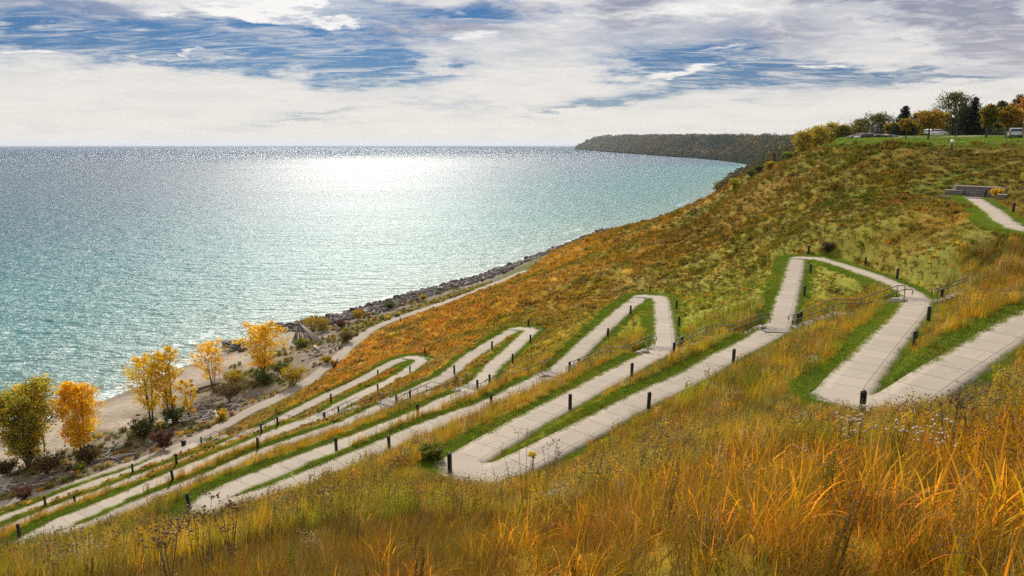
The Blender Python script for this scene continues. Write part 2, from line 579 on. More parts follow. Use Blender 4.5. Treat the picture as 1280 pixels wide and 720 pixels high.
# the near slope and the bluff top the photographer stands on
pts += [(0, 0, 37.6), (0, -8, 38.2), (-8, -4, 36.9), (8, -6, 38.8), (20, -10, 39), (-25, -30, 36), (-50, -20, 24), (-60, -60, 28), (40, -20, 39.5), (60, 0, 40), (100, 20, 41), (0, -50, 39.5), (60, -60, 40),
        (46, 26, 38), (60, 40, 40), (38, 26, 34.2), (30, 5, 38)]
# how high the near slope may rise: grass tops seen at (px, py) from distances d
TOPS = [(-80, 715), (0, 690), (120, 668), (245, 648), (350, 618), (480, 592), (600, 602), (700, 584), (850, 528), (950, 494), (1080, 524), (1180, 498), (1280, 456), (1350, 430)]
for (qx, qy) in TOPS:
    r_ = px_ray(qx, qy)
    dep = -r_.z/math.hypot(r_.x, r_.y)
    az_ = math.atan2(r_.x, r_.y)
    for d, extra in ((4.5, 1.0), (9, 1.0), (14, .9), (19, .75), (26, .6), (33, .5)):
        if d > (33 if qx < 300 else 26 if qx < 800 else 19): continue
        pts.append((d*math.sin(az_), d*math.cos(az_), H-dep*d-extra))
for f in (.25, .5, .75):
    pts.append((36.9+(29.6-36.9)*f, 44.0+(48.6-44.0)*f, 31.75+(28.9-31.75)*f-.1))
    pts.append((29.6+(20.1-29.6)*f, 48.6+(50-48.6)*f, 28.9+(26.4-28.9)*f-.05))
pts = np.array(pts, float)
# drop duplicates
keep = []
for i, p in enumerate(pts):
    if all((pts[j, 0]-p[0])**2+(pts[j, 1]-p[1])**2 > 1.0 for j in keep):
        keep.append(i)
pts = pts[keep]
S = 100.0
xy = pts[:, :2]/S


def tps_k(r2):
    return 0.5*r2*np.log(r2+1e-12)


n = len(xy)
K = tps_k(((xy[:, None]-xy[None])**2).sum(-1))+np.eye(n)*2e-5
Pm = np.hstack([np.ones((n, 1)), xy])
A = np.block([[K, Pm], [Pm.T, np.zeros((3, 3))]])
sol = np.linalg.solve(A, np.concatenate([pts[:, 2], np.zeros(3)]))


def tps(x, y):
    x, y = np.asarray(x, float).ravel()/S, np.asarray(y, float).ravel()/S
    out = np.empty(len(x))
    for i in range(0, len(x), 20000):
        a, b = x[i:i+20000], y[i:i+20000]
        k = tps_k((a[:, None]-xy[None, :, 0])**2+(b[:, None]-xy[None, :, 1])**2)
        out[i:i+20000] = k@sol[:n]+sol[n]+sol[n+1]*a+sol[n+2]*b
    return out


def spaced(knots):
    out = [knots[0][0]]
    for (a, sa), (b, sb) in zip(knots[:-1], knots[1:]):
        x = a
        while x < b-1e-6:
            t = (x-a)/(b-a)
            x += sa*(1-t)+sb*t
            out.append(min(x, b))
    return np.unique(np.round(out, 3))


GX = spaced([(-420, 14), (-90, 2.5), (-50, .45), (40, .45), (70, 1.5), (160, 2.5), (400, 6), (800, 30)])
GY = spaced([(-120, 10), (-12, .8), (0, .45), (110, .45), (150, 1.2), (330, 2.0), (560, 6)])
gx, gy = np.meshgrid(GX, GY, indexing='ij')
gz = tps(gx, gy).reshape(gx.shape)
gz = np.maximum(gz, -12.0)
_cap = 40.7+.03*np.clip(np.hypot(gx, gy)-125, 0, 45)
gz = np.where(gz > _cap-.5, _cap-.5*np.exp(-np.clip(gz-_cap+.5, 0, 40)/.5), gz)
_ss = shore_signed(gx, gy).reshape(gx.shape)
# behind the crest of the near bluff the ground falls away out of sight towards the bay
_cr = [(755, 290.5, 245), (800, 279, 232), (850, 265.5, 214), (900, 240, 192), (945, 214, 180), (1000, 193, 156), (1048, 179.5, 144)]
_ca = [math.atan2(px_ray(a, b).x, px_ray(a, b).y) for a, b, c in _cr]
_ct = [-px_ray(a, b).z/math.hypot(px_ray(a, b).x, px_ray(a, b).y) for a, b, c in _cr]
_az = np.arctan2(gx, gy); _dd = np.hypot(gx, gy)
_dc = np.interp(_az, _ca, [c for a, b, c in _cr])
_lim = H-np.interp(_az, _ca, _ct)*_dd-1.5*sstep(0, 25, _dd-_dc)
_in = (_az > _ca[0]) & (_az < _ca[-1]) & (_dd > _dc)
gz = np.where(_in, np.minimum(gz, np.maximum(_lim, -3)), gz)
gz = np.where(_ss > 4, np.minimum(gz, -.06*_ss), gz)
gz = np.maximum(gz, -12.0)

# path lookup
def frame_of(C):
    T = np.gradient(C, axis=0); T[:, 2] = 0
    T /= np.linalg.norm(T, axis=1)[:, None]
    Nn = np.stack([-T[:, 1], T[:, 0], 0*T[:, 0]], 1)
    up = tps(C[:, 0]+Nn[:, 0]*4, C[:, 1]+Nn[:, 1]*4)-tps(C[:, 0]-Nn[:, 0]*4, C[:, 1]-Nn[:, 1]*4)
    return T, Nn, np.where(up > 0, 1.0, -1.0)


_alls = np.vstack([np.c_[c, np.full(len(c), w), np.full(len(c), k), frame_of(c)[1][:, :2]*frame_of(c)[2][:, None]] for k, (nm, c, w) in enumerate(PATHS)])
_kd = kdtree.KDTree(len(_alls))
for i, p in enumerate(_alls):
    _kd.insert((p[0], p[1], 0), i)
_kd.balance()
HAIRPIN = []
for i in range(len(LN)-1):
    HAIRPIN.append((LN[i][-1]+LN[i+1][0])/2)
HAIRPIN = np.array(HAIRPIN)


def path_near(x, y):
    """distance to the centreline, its height, width, path index"""
    x, y = np.ravel(x), np.ravel(y)
    D = np.full(len(x), 99.0); Z = np.zeros(len(x)); Wd = np.full(len(x), 2.3); Kx = np.zeros(len(x), int)
    for i in range(len(x)):
        co, idx, d = _kd.find((x[i], y[i], 0))
        p = _alls[idx]
        D[i] = d; Z[i] = p[2]; Wd[i] = p[3]; Kx[i] = int(p[4])
    return D, Z, Wd, Kx


def strip_width(x, y):
    """how far the mowing reaches from the edge: wide below the path and inside the hairpins, narrow on the uphill side"""
    x, y = np.ravel(x), np.ravel(y)
    out = np.zeros(len(x))
    for i in range(len(x)):
        co, idx, d = _kd.find((x[i], y[i], 0))
        p = _alls[idx]
        sd = (x[i]-p[0])*p[5]+(y[i]-p[1])*p[6]
        out[i] = .22 if sd > 0 else (.75 if x[i] > 4 else .42)
    hd = np.sqrt(((x[:, None]-HAIRPIN[None, :, 0])**2+(y[:, None]-HAIRPIN[None, :, 1])**2)).min(1)
    return np.where(hd < 7, np.maximum(out, 1.3-.13*hd), out)


# where the straight stair crosses the lanes
CROSS = [np.array([36.9, 44.0, 31.75])]+[PZ(a, b, H-d) for a, b, d in [(1146, 374, 11.0), (972, 411, 13.6), (829, 438, 16.0), (697, 466, 18.7), (592, 486, 21.8), (492, 502, 25.1), (403, 521, 29.3), (312, 542, 33.5), (252, 553, 37.6)]]
CROSS = [np.array([c[0], c[1], _alls[_kd.find((c[0], c[1], 0))[1], 2]]) for c in CROSS]
D, Z, Wd, Kx = path_near(gx, gy)
D, Z, Wd = (a.reshape(gx.shape) for a in (D, Z, Wd))
edge = D-Wd/2
vn = VNoise(3)
# hummocky ground away from paths
hum = (vn(gx, gy, 9.0, 4)-.5)*0.9+(vn(gx+50, gy, 2.2, 3)-.5)*0.28
wild = (1-sstep(39.0, 40.0, gz)*(np.hypot(gx, gy) > 70))*sstep(1.5, 5.0, edge)*sstep(0.2, 1.5, gz)
hum = hum*(1-.75*sstep(12, 18, gx)*(1-sstep(55, 62, gy)))
gz = gz+hum*wild*sstep(3, 9, np.hypot(gx, gy))
t = 1-sstep(0.85, 2.3, edge)
gz = gz*(1-t)+(Z-0.02)*t
gz = np.where(edge < 0.16, Z-0.06, gz)


def stair_dist(x, y):
    x, y = np.asarray(x, float), np.asarray(y, float)
    best = np.full(x.shape, 99.0); zz_ = np.zeros(x.shape)
    for a, b in zip(CROSS[:-1], CROSS[1:]):
        d = b[:2]-a[:2]; L = np.linalg.norm(d)
        t = ((x-a[0])*d[0]+(y-a[1])*d[1])/L**2
        tc = np.clip(t, 1.3/L, 1-1.3/L)
        dd = np.hypot(x-(a[0]+tc*d[0]), y-(a[1]+tc*d[1]))
        m = dd < best
        best = np.where(m, dd, best)
        zz_ = np.where(m, a[2]+(b[2]-a[2])*tc, zz_)
    return best, zz_


_sd, _sz = stair_dist(gx, gy)
_k = (1-sstep(.9, 1.9, _sd))*(edge > .3)
gz = gz*(1-_k)+np.minimum(gz, _sz-.35)*_k


def ground(x, y):
    x, y = np.asarray(x, float), np.asarray(y, float)
    i = np.clip(np.searchsorted(GX, x)-1, 0, len(GX)-2)
    j = np.clip(np.searchsorted(GY, y)-1, 0, len(GY)-2)
    fx = (x-GX[i])/(GX[i+1]-GX[i]); fy = (y-GY[j])/(GY[j+1]-GY[j])
    return (gz[i, j]*(1-fx)+gz[i+1, j]*fx)*(1-fy)+(gz[i, j+1]*(1-fx)+gz[i+1, j+1]*fx)*fy
# ---------------------------------------------------------------- signed distance to the toe of the bluff (beach path)
def poly_signed(PL, x, y):
    x, y = np.asarray(x, float), np.asarray(y, float)
    shp = x.shape
    x, y = x.ravel(), y.ravel()
    best = np.full(len(x), 1e18); sg = np.ones(len(x))
    for a, b in zip(PL[:-1], PL[1:]):
        d = b-a
        t = np.clip(((x-a[0])*d[0]+(y-a[1])*d[1])/(d@d), 0, 1)
        qx, qy = x-(a[0]+t*d[0]), y-(a[1]+t*d[1])
        dd = qx*qx+qy*qy
        cr = d[0]*(y-a[1])-d[1]*(x-a[0])
        m = dd < best
        best[m] = dd[m]; sg[m] = np.sign(cr[m])
    return (np.sqrt(best)*sg).reshape(shp)


TOE = BP[::8, :2]
d_ = TOE[0]-TOE[1]; d_ /= np.linalg.norm(d_)
TOE = np.vstack([TOE[0]+d_*300, TOE, SH[17]+np.array([11, -3]), SH[18]+np.array([13, -4]), SH[19]+np.array([13, -4])])


def shore_s(x, y):
    x = np.asarray(x, float)
    return shore_signed(x, y).reshape(x.shape)


# colours of the prairie cover (linear albedo)
PAL = dict(orange=(.60, .285, .012), russet=(.36, .16, .018), olive=(.225, .185, .014), green=(.14, .20, .012), tan=(.48, .35, .12),
           gold=(.70, .43, .02), pale=(.34, .34, .055), lime=(.33, .37, .025), brown=(.16, .105, .028))
PAL = {k: np.array(v) for k, v in PAL.items()}
ZONES = [  # px, py, distance, sigma (m), palette name, weight
    (520, 400, 130, 18, 'orange', 1.6), (600, 385, 125, 18, 'orange', 1.6), (700, 330, 170, 22, 'orange', 1.5), (640, 360, 150, 20, 'orange', 1.4), (430, 480, 100, 12, 'orange', 1.4),
    (740, 310, 190, 22, 'orange', 1.0), (780, 330, 140, 14, 'orange', 1.1), (700, 375, 110, 10, 'olive', 1.0), (640, 395, 108, 7, 'orange', 1.2),
    (690, 395, 92, 7, 'tan', .6), (735, 380, 92, 6, 'orange', 1.0), (760, 350, 118, 10, 'olive', 1.2), (830, 300, 150, 20, 'olive', 1.3), (900, 270, 150, 20, 'olive', 1.4), (860, 300, 150, 14, 'russet', .8),
    (930, 240, 165, 14, 'russet', .6), (860, 340, 100, 6, 'lime', 5), (940, 350, 100, 6, 'lime', 7), (905, 345, 100, 9, 'lime', 9), (915, 375, 88, 8, 'pale', 6), (925, 395, 88, 6, 'lime', 7), (875, 375, 95, 6, 'lime', 5), (950, 340, 92, 6, 'tan', .9), (880, 390, 84, 7, 'lime', 2.0), (860, 415, 72, 5, 'lime', 1.6),
    (980, 290, 95, 12, 'olive', 1.1), (1040, 290, 80, 8, 'pale', .7), (1080, 300, 72, 6, 'lime', .7), (1100, 250, 92, 12, 'olive', 1.4), (1000, 240, 118, 14, 'brown', .6), (1080, 200, 115, 10, 'russet', 1.0), (1010, 205, 140, 10, 'russet', 1.0),
    (1200, 210, 96, 10, 'pale', .8), (1250, 200, 98, 10, 'brown', .8), (1130, 215, 100, 10, 'olive', .9), (1190, 280, 72, 6, 'tan', .7), (1230, 320, 50, 7, 'tan', .8), (1180, 310, 62, 6, 'olive', .8), (1150, 290, 75, 7, 'brown', .6),
    (1050, 355, 66, 5, 'tan', .7), (1080, 375, 58, 5, 'olive', .8), (1100, 400, 50, 3.0, 'gold', .8), (1040, 420, 50, 5, 'brown', .7), (950, 460, 45, 6, 'olive', .8), (900, 490, 38, 5, 'olive', .8),
    (790, 410, 66, 5, 'lime', .5), (780, 425, 62, 5, 'orange', .7), (880, 408, 58, 4, 'lime', 3), (920, 405, 58, 4, 'lime', 3), (880, 430, 58, 4, 'tan', .8), (700, 500, 50, 4, 'tan', .7), (640, 520, 44, 4, 'gold', .6), (760, 560, 26, 4, 'olive', 1.0), (700, 600, 20, 4, 'olive', .7),
    (500, 600, 26, 6, 'olive', .7), (420, 620, 24, 5, 'orange', .6), (200, 660, 28, 6, 'green', .8), (560, 590, 26, 3, 'green', .7),
    (1050, 230, 110, 20, 'olive', 2.0), (1150, 222, 104, 16, 'brown', 1.3), (950, 255, 150, 20, 'brown', .8), (1080, 260, 92, 12, 'olive', 1.2), (950, 275, 140, 22, 'olive', 1.8), (900, 250, 170, 16, 'green', .7), (1100, 235, 100, 14, 'green', .6), (1000, 265, 108, 12, 'green', .5), (800, 350, 105, 10, 'olive', .8), (1130, 280, 84, 9, 'olive', .8),
    (1240, 420, 27, 3, 'gold', .9), (1180, 440, 27, 3, 'gold', .6), (1100, 620, 9, 4, 'russet', 1.0), (1250, 560, 9, 3, 'gold', .7), (900, 640, 9, 4, 'russet', .9), (640, 690, 7, 3, 'brown', .8), (1250, 680, 5, 2, 'orange', .9), (150, 700, 8, 5, 'olive', 1.8), (350, 700, 9, 5, 'green', .8), (60, 690, 14, 6, 'olive', 1.2), (300, 660, 16, 6, 'olive', 1.3), (600, 655, 12, 5, 'olive', .9), (1150, 640, 7, 4, 'gold', 1.8), (1250, 600, 8, 3, 'gold', 2.2), (850, 690, 6, 3, 'orange', 1.3), (700, 640, 10, 4, 'tan', .8),
    (350, 690, 12, 5, 'tan', .5), (1020, 530, 16, 3, 'tan', .7), (450, 510, 76, 4, 'brown', .6), (560, 450, 82, 5, 'orange', .8), (350, 560, 66, 4, 'olive', .6), (150, 650, 38, 5, 'orange', .7),
]


def hit(px, py, d0=3.0):
    """the ground point seen at this place of the photograph"""
    r = px_ray(px, py)
    hl_ = math.hypot(r.x, r.y)
    d = d0
    while d < 900:
        x, y, z = r.x/hl_*d, r.y/hl_*d, H+r.z/hl_*d
        if z <= float(ground(x, y)):
            break
        d += .1 if d < 60 else .25
    return np.array([x, y, float(ground(x, y))])


ZP = []
for a, b, c, s, nm, w in ZONES:
    q = hit(a, b)
    ZP.append((q[0], q[1], s, PAL[nm], w))
PALE = hit(905, 375)
n1, n2, n3, n4 = VNoise(11), VNoise(12), VNoise(13), VNoise(14)


def prairie(x, y):
    x, y = np.asarray(x, float), np.asarray(y, float)
    w = np.full(x.shape, .55)[..., None]
    base = PAL['olive']*.5+PAL['orange']*.3+PAL['tan']*.2
    c = w*base
    # warp the zones so their edges are ragged
    wx = x+(n1(x, y, 14, 3)-.5)*16
    wy = y+(n2(x, y, 14, 3)-.5)*16
    wx = wx*.75+x*.25; wy = wy*.75+y*.25
    for zx, zy, s, col, k in ZP:
        g = k*np.exp(-((wx-zx)**2+(wy-zy)**2)/(2*s*s))[..., None]
        c = c+g*col; w = w+g
    c = c/w
    # drifts of other species (gold and orange thin out on the upper slope and on the pale green bank)
    up = 1-.75*sstep(20, 45, x)*sstep(52, 75, y)
    for sz, nm, lo, hi, amt, nf in ((11, 'green', .54, .68, .6, n1), (7, 'orange', .60, .72, .45*up, n2), (5, 'russet', .60, .72, .45, n3), (9, 'tan', .58, .70, .40*up, n4),
                                    (3.0, 'gold', .62, .74, .6*up, n1), (2.5, 'brown', .56, .70, .40, n2), (3.5, 'olive', .52, .68, .5, n4)):
        amt = amt*(1-.8*np.exp(-((x-PALE[0])**2+(y-PALE[1])**2)/(2*13**2)))
        k = (sstep(lo, hi, nf(x+31*sz, y-17*sz, sz, 4))*amt)[..., None]
        c = c*(1-k)+PAL[nm]*k
    return c


def cover_masks(x, y):
    s = -shore_s(x, y)                  # metres inland
    toe = poly_signed(TOE, x, y)        # positive on the lake side of the beach path
    return s, toe


s_in, toe = cover_masks(gx, gy)
SWID = np.where(edge < 3, 0, 0).astype(float)
_m = (edge < 3).ravel()
_t = np.zeros(gx.size); _t[_m] = strip_width(gx.ravel()[_m], gy.ravel()[_m]); SWID = _t.reshape(gx.shape)
mown = (1-sstep(SWID-.1, SWID+.25, edge))*(Kx.reshape(gx.shape) != 1)
col = prairie(gx, gy)*0.75
G_M = np.array([.16, .21, .02])
col = col*(1-mown[..., None])+G_M*mown[..., None]
# plateau lawn
lawnm = sstep(39.8, 40.3, gz)*sstep(70, 100, np.hypot(gx, gy))*sstep(-2, 6, gy-95+0*gx)
lawn = np.array([.16, .23, .03])
LAWN = lawnm
col = col*(1-lawnm[..., None])+lawn*lawnm[..., None]
bm = sstep(-1.0, .6, toe)
sand = np.array([.38, .315, .245])*(0.82+.3*n3(gx, gy, 3, 4))[..., None]
wet = np.array([.16, .13, .10])
damp = 1-sstep(.5, 4.5, s_in+(n1(gx, gy, 6, 3)-.5)*5)
sand = sand*(1-damp[..., None]*.75)+wet*damp[..., None]*.75
duff = sstep(.36, .56, n2(gx, gy, 7, 4)+.16*(1-sstep(3, 16, toe)))*sstep(5, 14, s_in)
dcol = np.array([.17, .13, .085])*(.7+.6*n4(gx, gy, 1.5, 3))[..., None]
sand = sand*(1-duff[..., None]*.8)+dcol*duff[..., None]*.8
wv = sstep(.55, .68, n1(gx+70, gy, 6, 4)+.10*(1-sstep(1, 6, toe)))*sstep(7, 12, s_in)
sand = sand*(1-wv[..., None]*.75)+np.array([.10, .11, .025])*wv[..., None]*.75
# right of the little point the shore is armoured: dark shingle between stones
q0 = PZ(345, 413, 0)
arm = sstep(-6, 6, (gx-q0[0])*.42+(gy-q0[1])*.9)*bm
shin = np.array([.16, .135, .115])*(.6+.8*n3(gx, gy, 1.2, 3))[..., None]
sand = sand*(1-arm[..., None]*.75)+shin*arm[..., None]*.75
vegb = arm*(1-sstep(5, 9, toe+(n2(gx, gy, 5, 3)-.5)*5))
sand = sand*(1-vegb[..., None]*.8)+np.array([.11, .12, .025])*vegb[..., None]*.8
col = col*(1-bm[..., None])+sand*bm[..., None]
col = np.clip(col, 0.01, .9)


def terrain_material():
    m, N = newmat('ground_cover')
    at = N.n('ShaderNodeAttribute', attribute_name='tint')
    tc = N.n('ShaderNodeTexCoord')
    a = N.noise(tc.outputs['Object'], 1.7, 6, .7)
    b = N.noise(tc.outputs['Object'], 9.0, 4, .7)
    k = N.m('ADD', N.m('MULTIPLY', a, .8), N.m('MULTIPLY', b, .8))
    k = N.m('ADD', N.m('MULTIPLY', N.m('SUBTRACT', k, .8), 1.5), .95)
    hsv = N.n('ShaderNodeHueSaturation', {'Value': k, 'Color': at.outputs['Color'], 'Hue': N.m('ADD', .5, N.m('MULTIPLY', N.m('SUBTRACT', a, .5), .06))})
    bp = N.n('ShaderNodeBump', {'Strength': 1.0, 'Distance': .12, 'Height': N.m('ADD', a, N.m('MULTIPLY', b, .4))})
    p = N.n('ShaderNodeBsdfPrincipled', {'Base Color': hsv, 'Roughness': .95, 'Specular IOR Level': .1, 'Normal': bp})
    N.n('ShaderNodeOutputMaterial', {'Surface': p})
    return m


def grid_faces(nx, ny):
    i, j = np.meshgrid(np.arange(nx-1), np.arange(ny-1), indexing='ij')
    a = i*ny+j
    return np.stack([a, a+ny, a+ny+1, a+1], -1).reshape(-1, 4)


ter = mesh_obj('hillside_ground', np.stack([gx, gy, gz], -1).reshape(-1, 3), grid_faces(*gx.shape), terrain_material(), smooth=True, cols={'tint': col.reshape(-1, 3)})
tag(ter, 'prairie covered bluff slope with the beach at its foot', kind='structure')


# ---------------------------------------------------------------- paths
def concrete(name, base, joints=True):
    m, N = newmat(name)
    uv = N.n('ShaderNodeUVMap')
    sep = N.n('ShaderNodeSeparateXYZ', {0: uv})
    tc = N.n('ShaderNodeTexCoord')
    a = N.noise(tc.outputs['Object'], .6, 5, .65)
    b = N.noise(tc.outputs['Object'], 14, 5, .7)
    slab = N.n('ShaderNodeTexWhiteNoise', {'W': N.m('FLOOR', N.m('DIVIDE', sep.outputs[0], 1.5))}, noise_dimensions='1D')
    k = N.m('ADD', N.m('ADD', N.m('MULTIPLY', a, .42), N.m('MULTIPLY', b, .24)), N.m('MULTIPLY', slab.outputs[0], .24))
    k = N.m('SUBTRACT', k, .05)
    c = N.mix(k, tuple(x*.68 for x in base), tuple(min(1, x*1.16) for x in base))
    stain = N.smooth(N.noise(tc.outputs['Object'], .35, 6, .75), .56, .72)
    c = N.mix(N.m('MULTIPLY', stain, .5), c, (.20, .165, .12))
    if joints:
        f = N.m('ABSOLUTE', N.m('SUBTRACT', N.m('FRACT', N.m('DIVIDE', sep.outputs[0], 1.5)), .5))
        j = N.m('GREATER_THAN', f, .484)
        g1 = N.m('LESS_THAN', N.m('ABSOLUTE', N.m('SUBTRACT', sep.outputs[1], .52)), .020)
        line = N.m('MAXIMUM', j, g1)
        soil = N.m('MULTIPLY', N.smooth(N.m('ABSOLUTE', sep.outputs[1]), .72, 1.0), N.smooth(N.noise(tc.outputs['Object'], 2.3, 6, .75), .42, .62))
        c = N.mix(N.m('MULTIPLY', soil, .75), c, (.16, .125, .075))
        vo = N.n('ShaderNodeTexVoronoi', {'Vector': tc.outputs['Object'], 'Scale': .28, 'Randomness': 1.0}, feature='DISTANCE_TO_EDGE')
        crk = N.m('MULTIPLY', N.m('LESS_THAN', N.m('ADD', vo.outputs['Distance'], N.m('MULTIPLY', b, .01)), .0085), N.smooth(a, .5, .56))
        c = N.mix(N.m('MULTIPLY', crk, .6), c, (.09, .075, .06))
        # silt lying in the gutter strip
        gut = N.m('MULTIPLY', N.smooth(sep.outputs[1], .58, .8), N.m('MULTIPLY', N.smooth(N.noise(tc.outputs['Object'], 1.1, 5, .7), .45, .65), .6))
        c = N.mix(gut, c, (.30, .235, .165))
        c = N.mix(N.m('MULTIPLY', line, .72), c, (.09, .075, .06))
    bp = N.n('ShaderNodeBump', {'Strength': .5, 'Distance': .01, 'Height': b})
    p = N.n('ShaderNodeBsdfPrincipled', {'Base Color': c, 'Roughness': .85, 'Specular IOR Level': .25, 'Normal': bp})
    N.n('ShaderNodeOutputMaterial', {'Surface': p})
    return m


CONC = concrete('pale_concrete', (.39, .33, .265))
PADM = concrete('landing_concrete', (.39, .33, .265), joints=False)
GRAV = concrete('trodden_gravel', (.33, .275, .22), joints=False)


def ribbon(name, C, w, mat, thick=.14, ragged=0.0):
    C = np.asarray(C)
    T = np.gradient(C, axis=0); T[:, 2] = 0
    T /= np.linalg.norm(T, axis=1)[:, None]
    Nn = np.stack([-T[:, 1], T[:, 0], 0*T[:, 0]], 1)
    s = np.concatenate([[0], np.cumsum(np.linalg.norm(np.diff(C, axis=0), axis=1))])
    up = tps(C[:, 0]+Nn[:, 0]*4, C[:, 1]+Nn[:, 1]*4)-tps(C[:, 0]-Nn[:, 0]*4, C[:, 1]-Nn[:, 1]*4)
    sg = np.where(up > 0, 1.0, -1.0)
    fr = np.array([-1, -.5, 0, .5, 1.0])
    V, UV = [], []
    h = w/2
    rg = VNoise(5)
    for k, f in enumerate([-1]+list(fr)+[1]):
        hh = h
        if ragged:
            hh = h+(rg(s, s*0+k*7*(abs(f) == 1), 3.0, 3)-.5)*ragged*abs(f)
        P = C+Nn*np.outer(f*hh*np.ones(len(s)), [1]) if not ragged else C+Nn*(f*hh)[:, None]
        P = P.copy()
        if k in (0, 6): P[:, 2] -= thick
        V.append(P)
        UV.append(np.stack([s, f*h*sg], 1))
    V = np.stack(V, 1).reshape(-1, 3)
    UV = np.stack(UV, 1).reshape(-1, 2)
    fc = grid_faces(len(s), 7)[:, ::-1]
    return mesh_obj(name, V, fc, mat, uv=UV)


def cut(C, i0, i1):
    return C[i0:i1]


zz = ribbon('switchback_path', ZIG, PW, CONC)
tag(zz, 'pale concrete footpath zigzagging down the bluff from the stone overlook', kind='structure')
for i in range(len(LN)-1):
    A_, B_ = LN[i][-1], LN[i+1][0]
    d0 = (A_-LN[i][-2])[:2]; d0 /= np.linalg.norm(d0)
    d1 = (B_-LN[i+1][1])[:2]; d1 /= np.linalg.norm(d1)
    u_ = d0+d1; u_ /= np.linalg.norm(u_)
    w_ = np.array([-u_[1], u_[0]])
    if (B_-A_)[:2]@w_ < 0: w_ = -w_
    sep = abs((B_-A_)[:2]@w_)
    M0 = (A_+B_)[:2]/2
    hw_, dp, k_ = sep/2+PW/2*.98, KTURN[i]*.72+PW/2+.12, -.15
    out_ = [(-hw_, k_), (hw_, k_), (hw_, dp-.7), (hw_-.6, dp), (-hw_+.6, dp), (-hw_, dp-.7)]
    n_ = len(out_)
    V = []
    zc_ = 0
    for dz_ in (-.12, .005):
        for a_, b_ in out_:
            q = M0+w_*a_+u_*b_
            V.append((q[0], q[1], A_[2]+(B_[2]-A_[2])*np.clip((a_+sep/2)/max(sep, .1), 0, 1)+dz_))
    UVp = [(b_*.3, 0) for a_, b_ in out_]*2
    po = mesh_obj('hairpin_landing', V, [tuple(range(n_-1, -1, -1)), tuple(n_+j for j in range(n_))]+[(j, (j+1) % n_, n_+(j+1) % n_, n_+j) for j in range(n_)], PADM, uv=UVp)
    tag(po, 'flat concrete landing at a hairpin of the path', kind='structure')
bpath = ribbon('beach_path', BP, 2.4, GRAV, ragged=.9)
tag(bpath, 'gravel track running along the foot of the bluff', kind='structure')
# ---------------------------------------------------------------- lake
WX = spaced([(-60000, 9000), (-3000, 900), (-500, 60), (-150, 12), (150, 12), (600, 30), (2500, 250), (9000, 2500), (60000, 14000)])
WY = spaced([(-2000, 600), (0, 25), (100, 10), (420, 12), (1400, 40), (4000, 400), (12000, 2500), (70000, 14000)])
wx, wy = np.meshgrid(WX, WY, indexing='ij')
SH2 = None


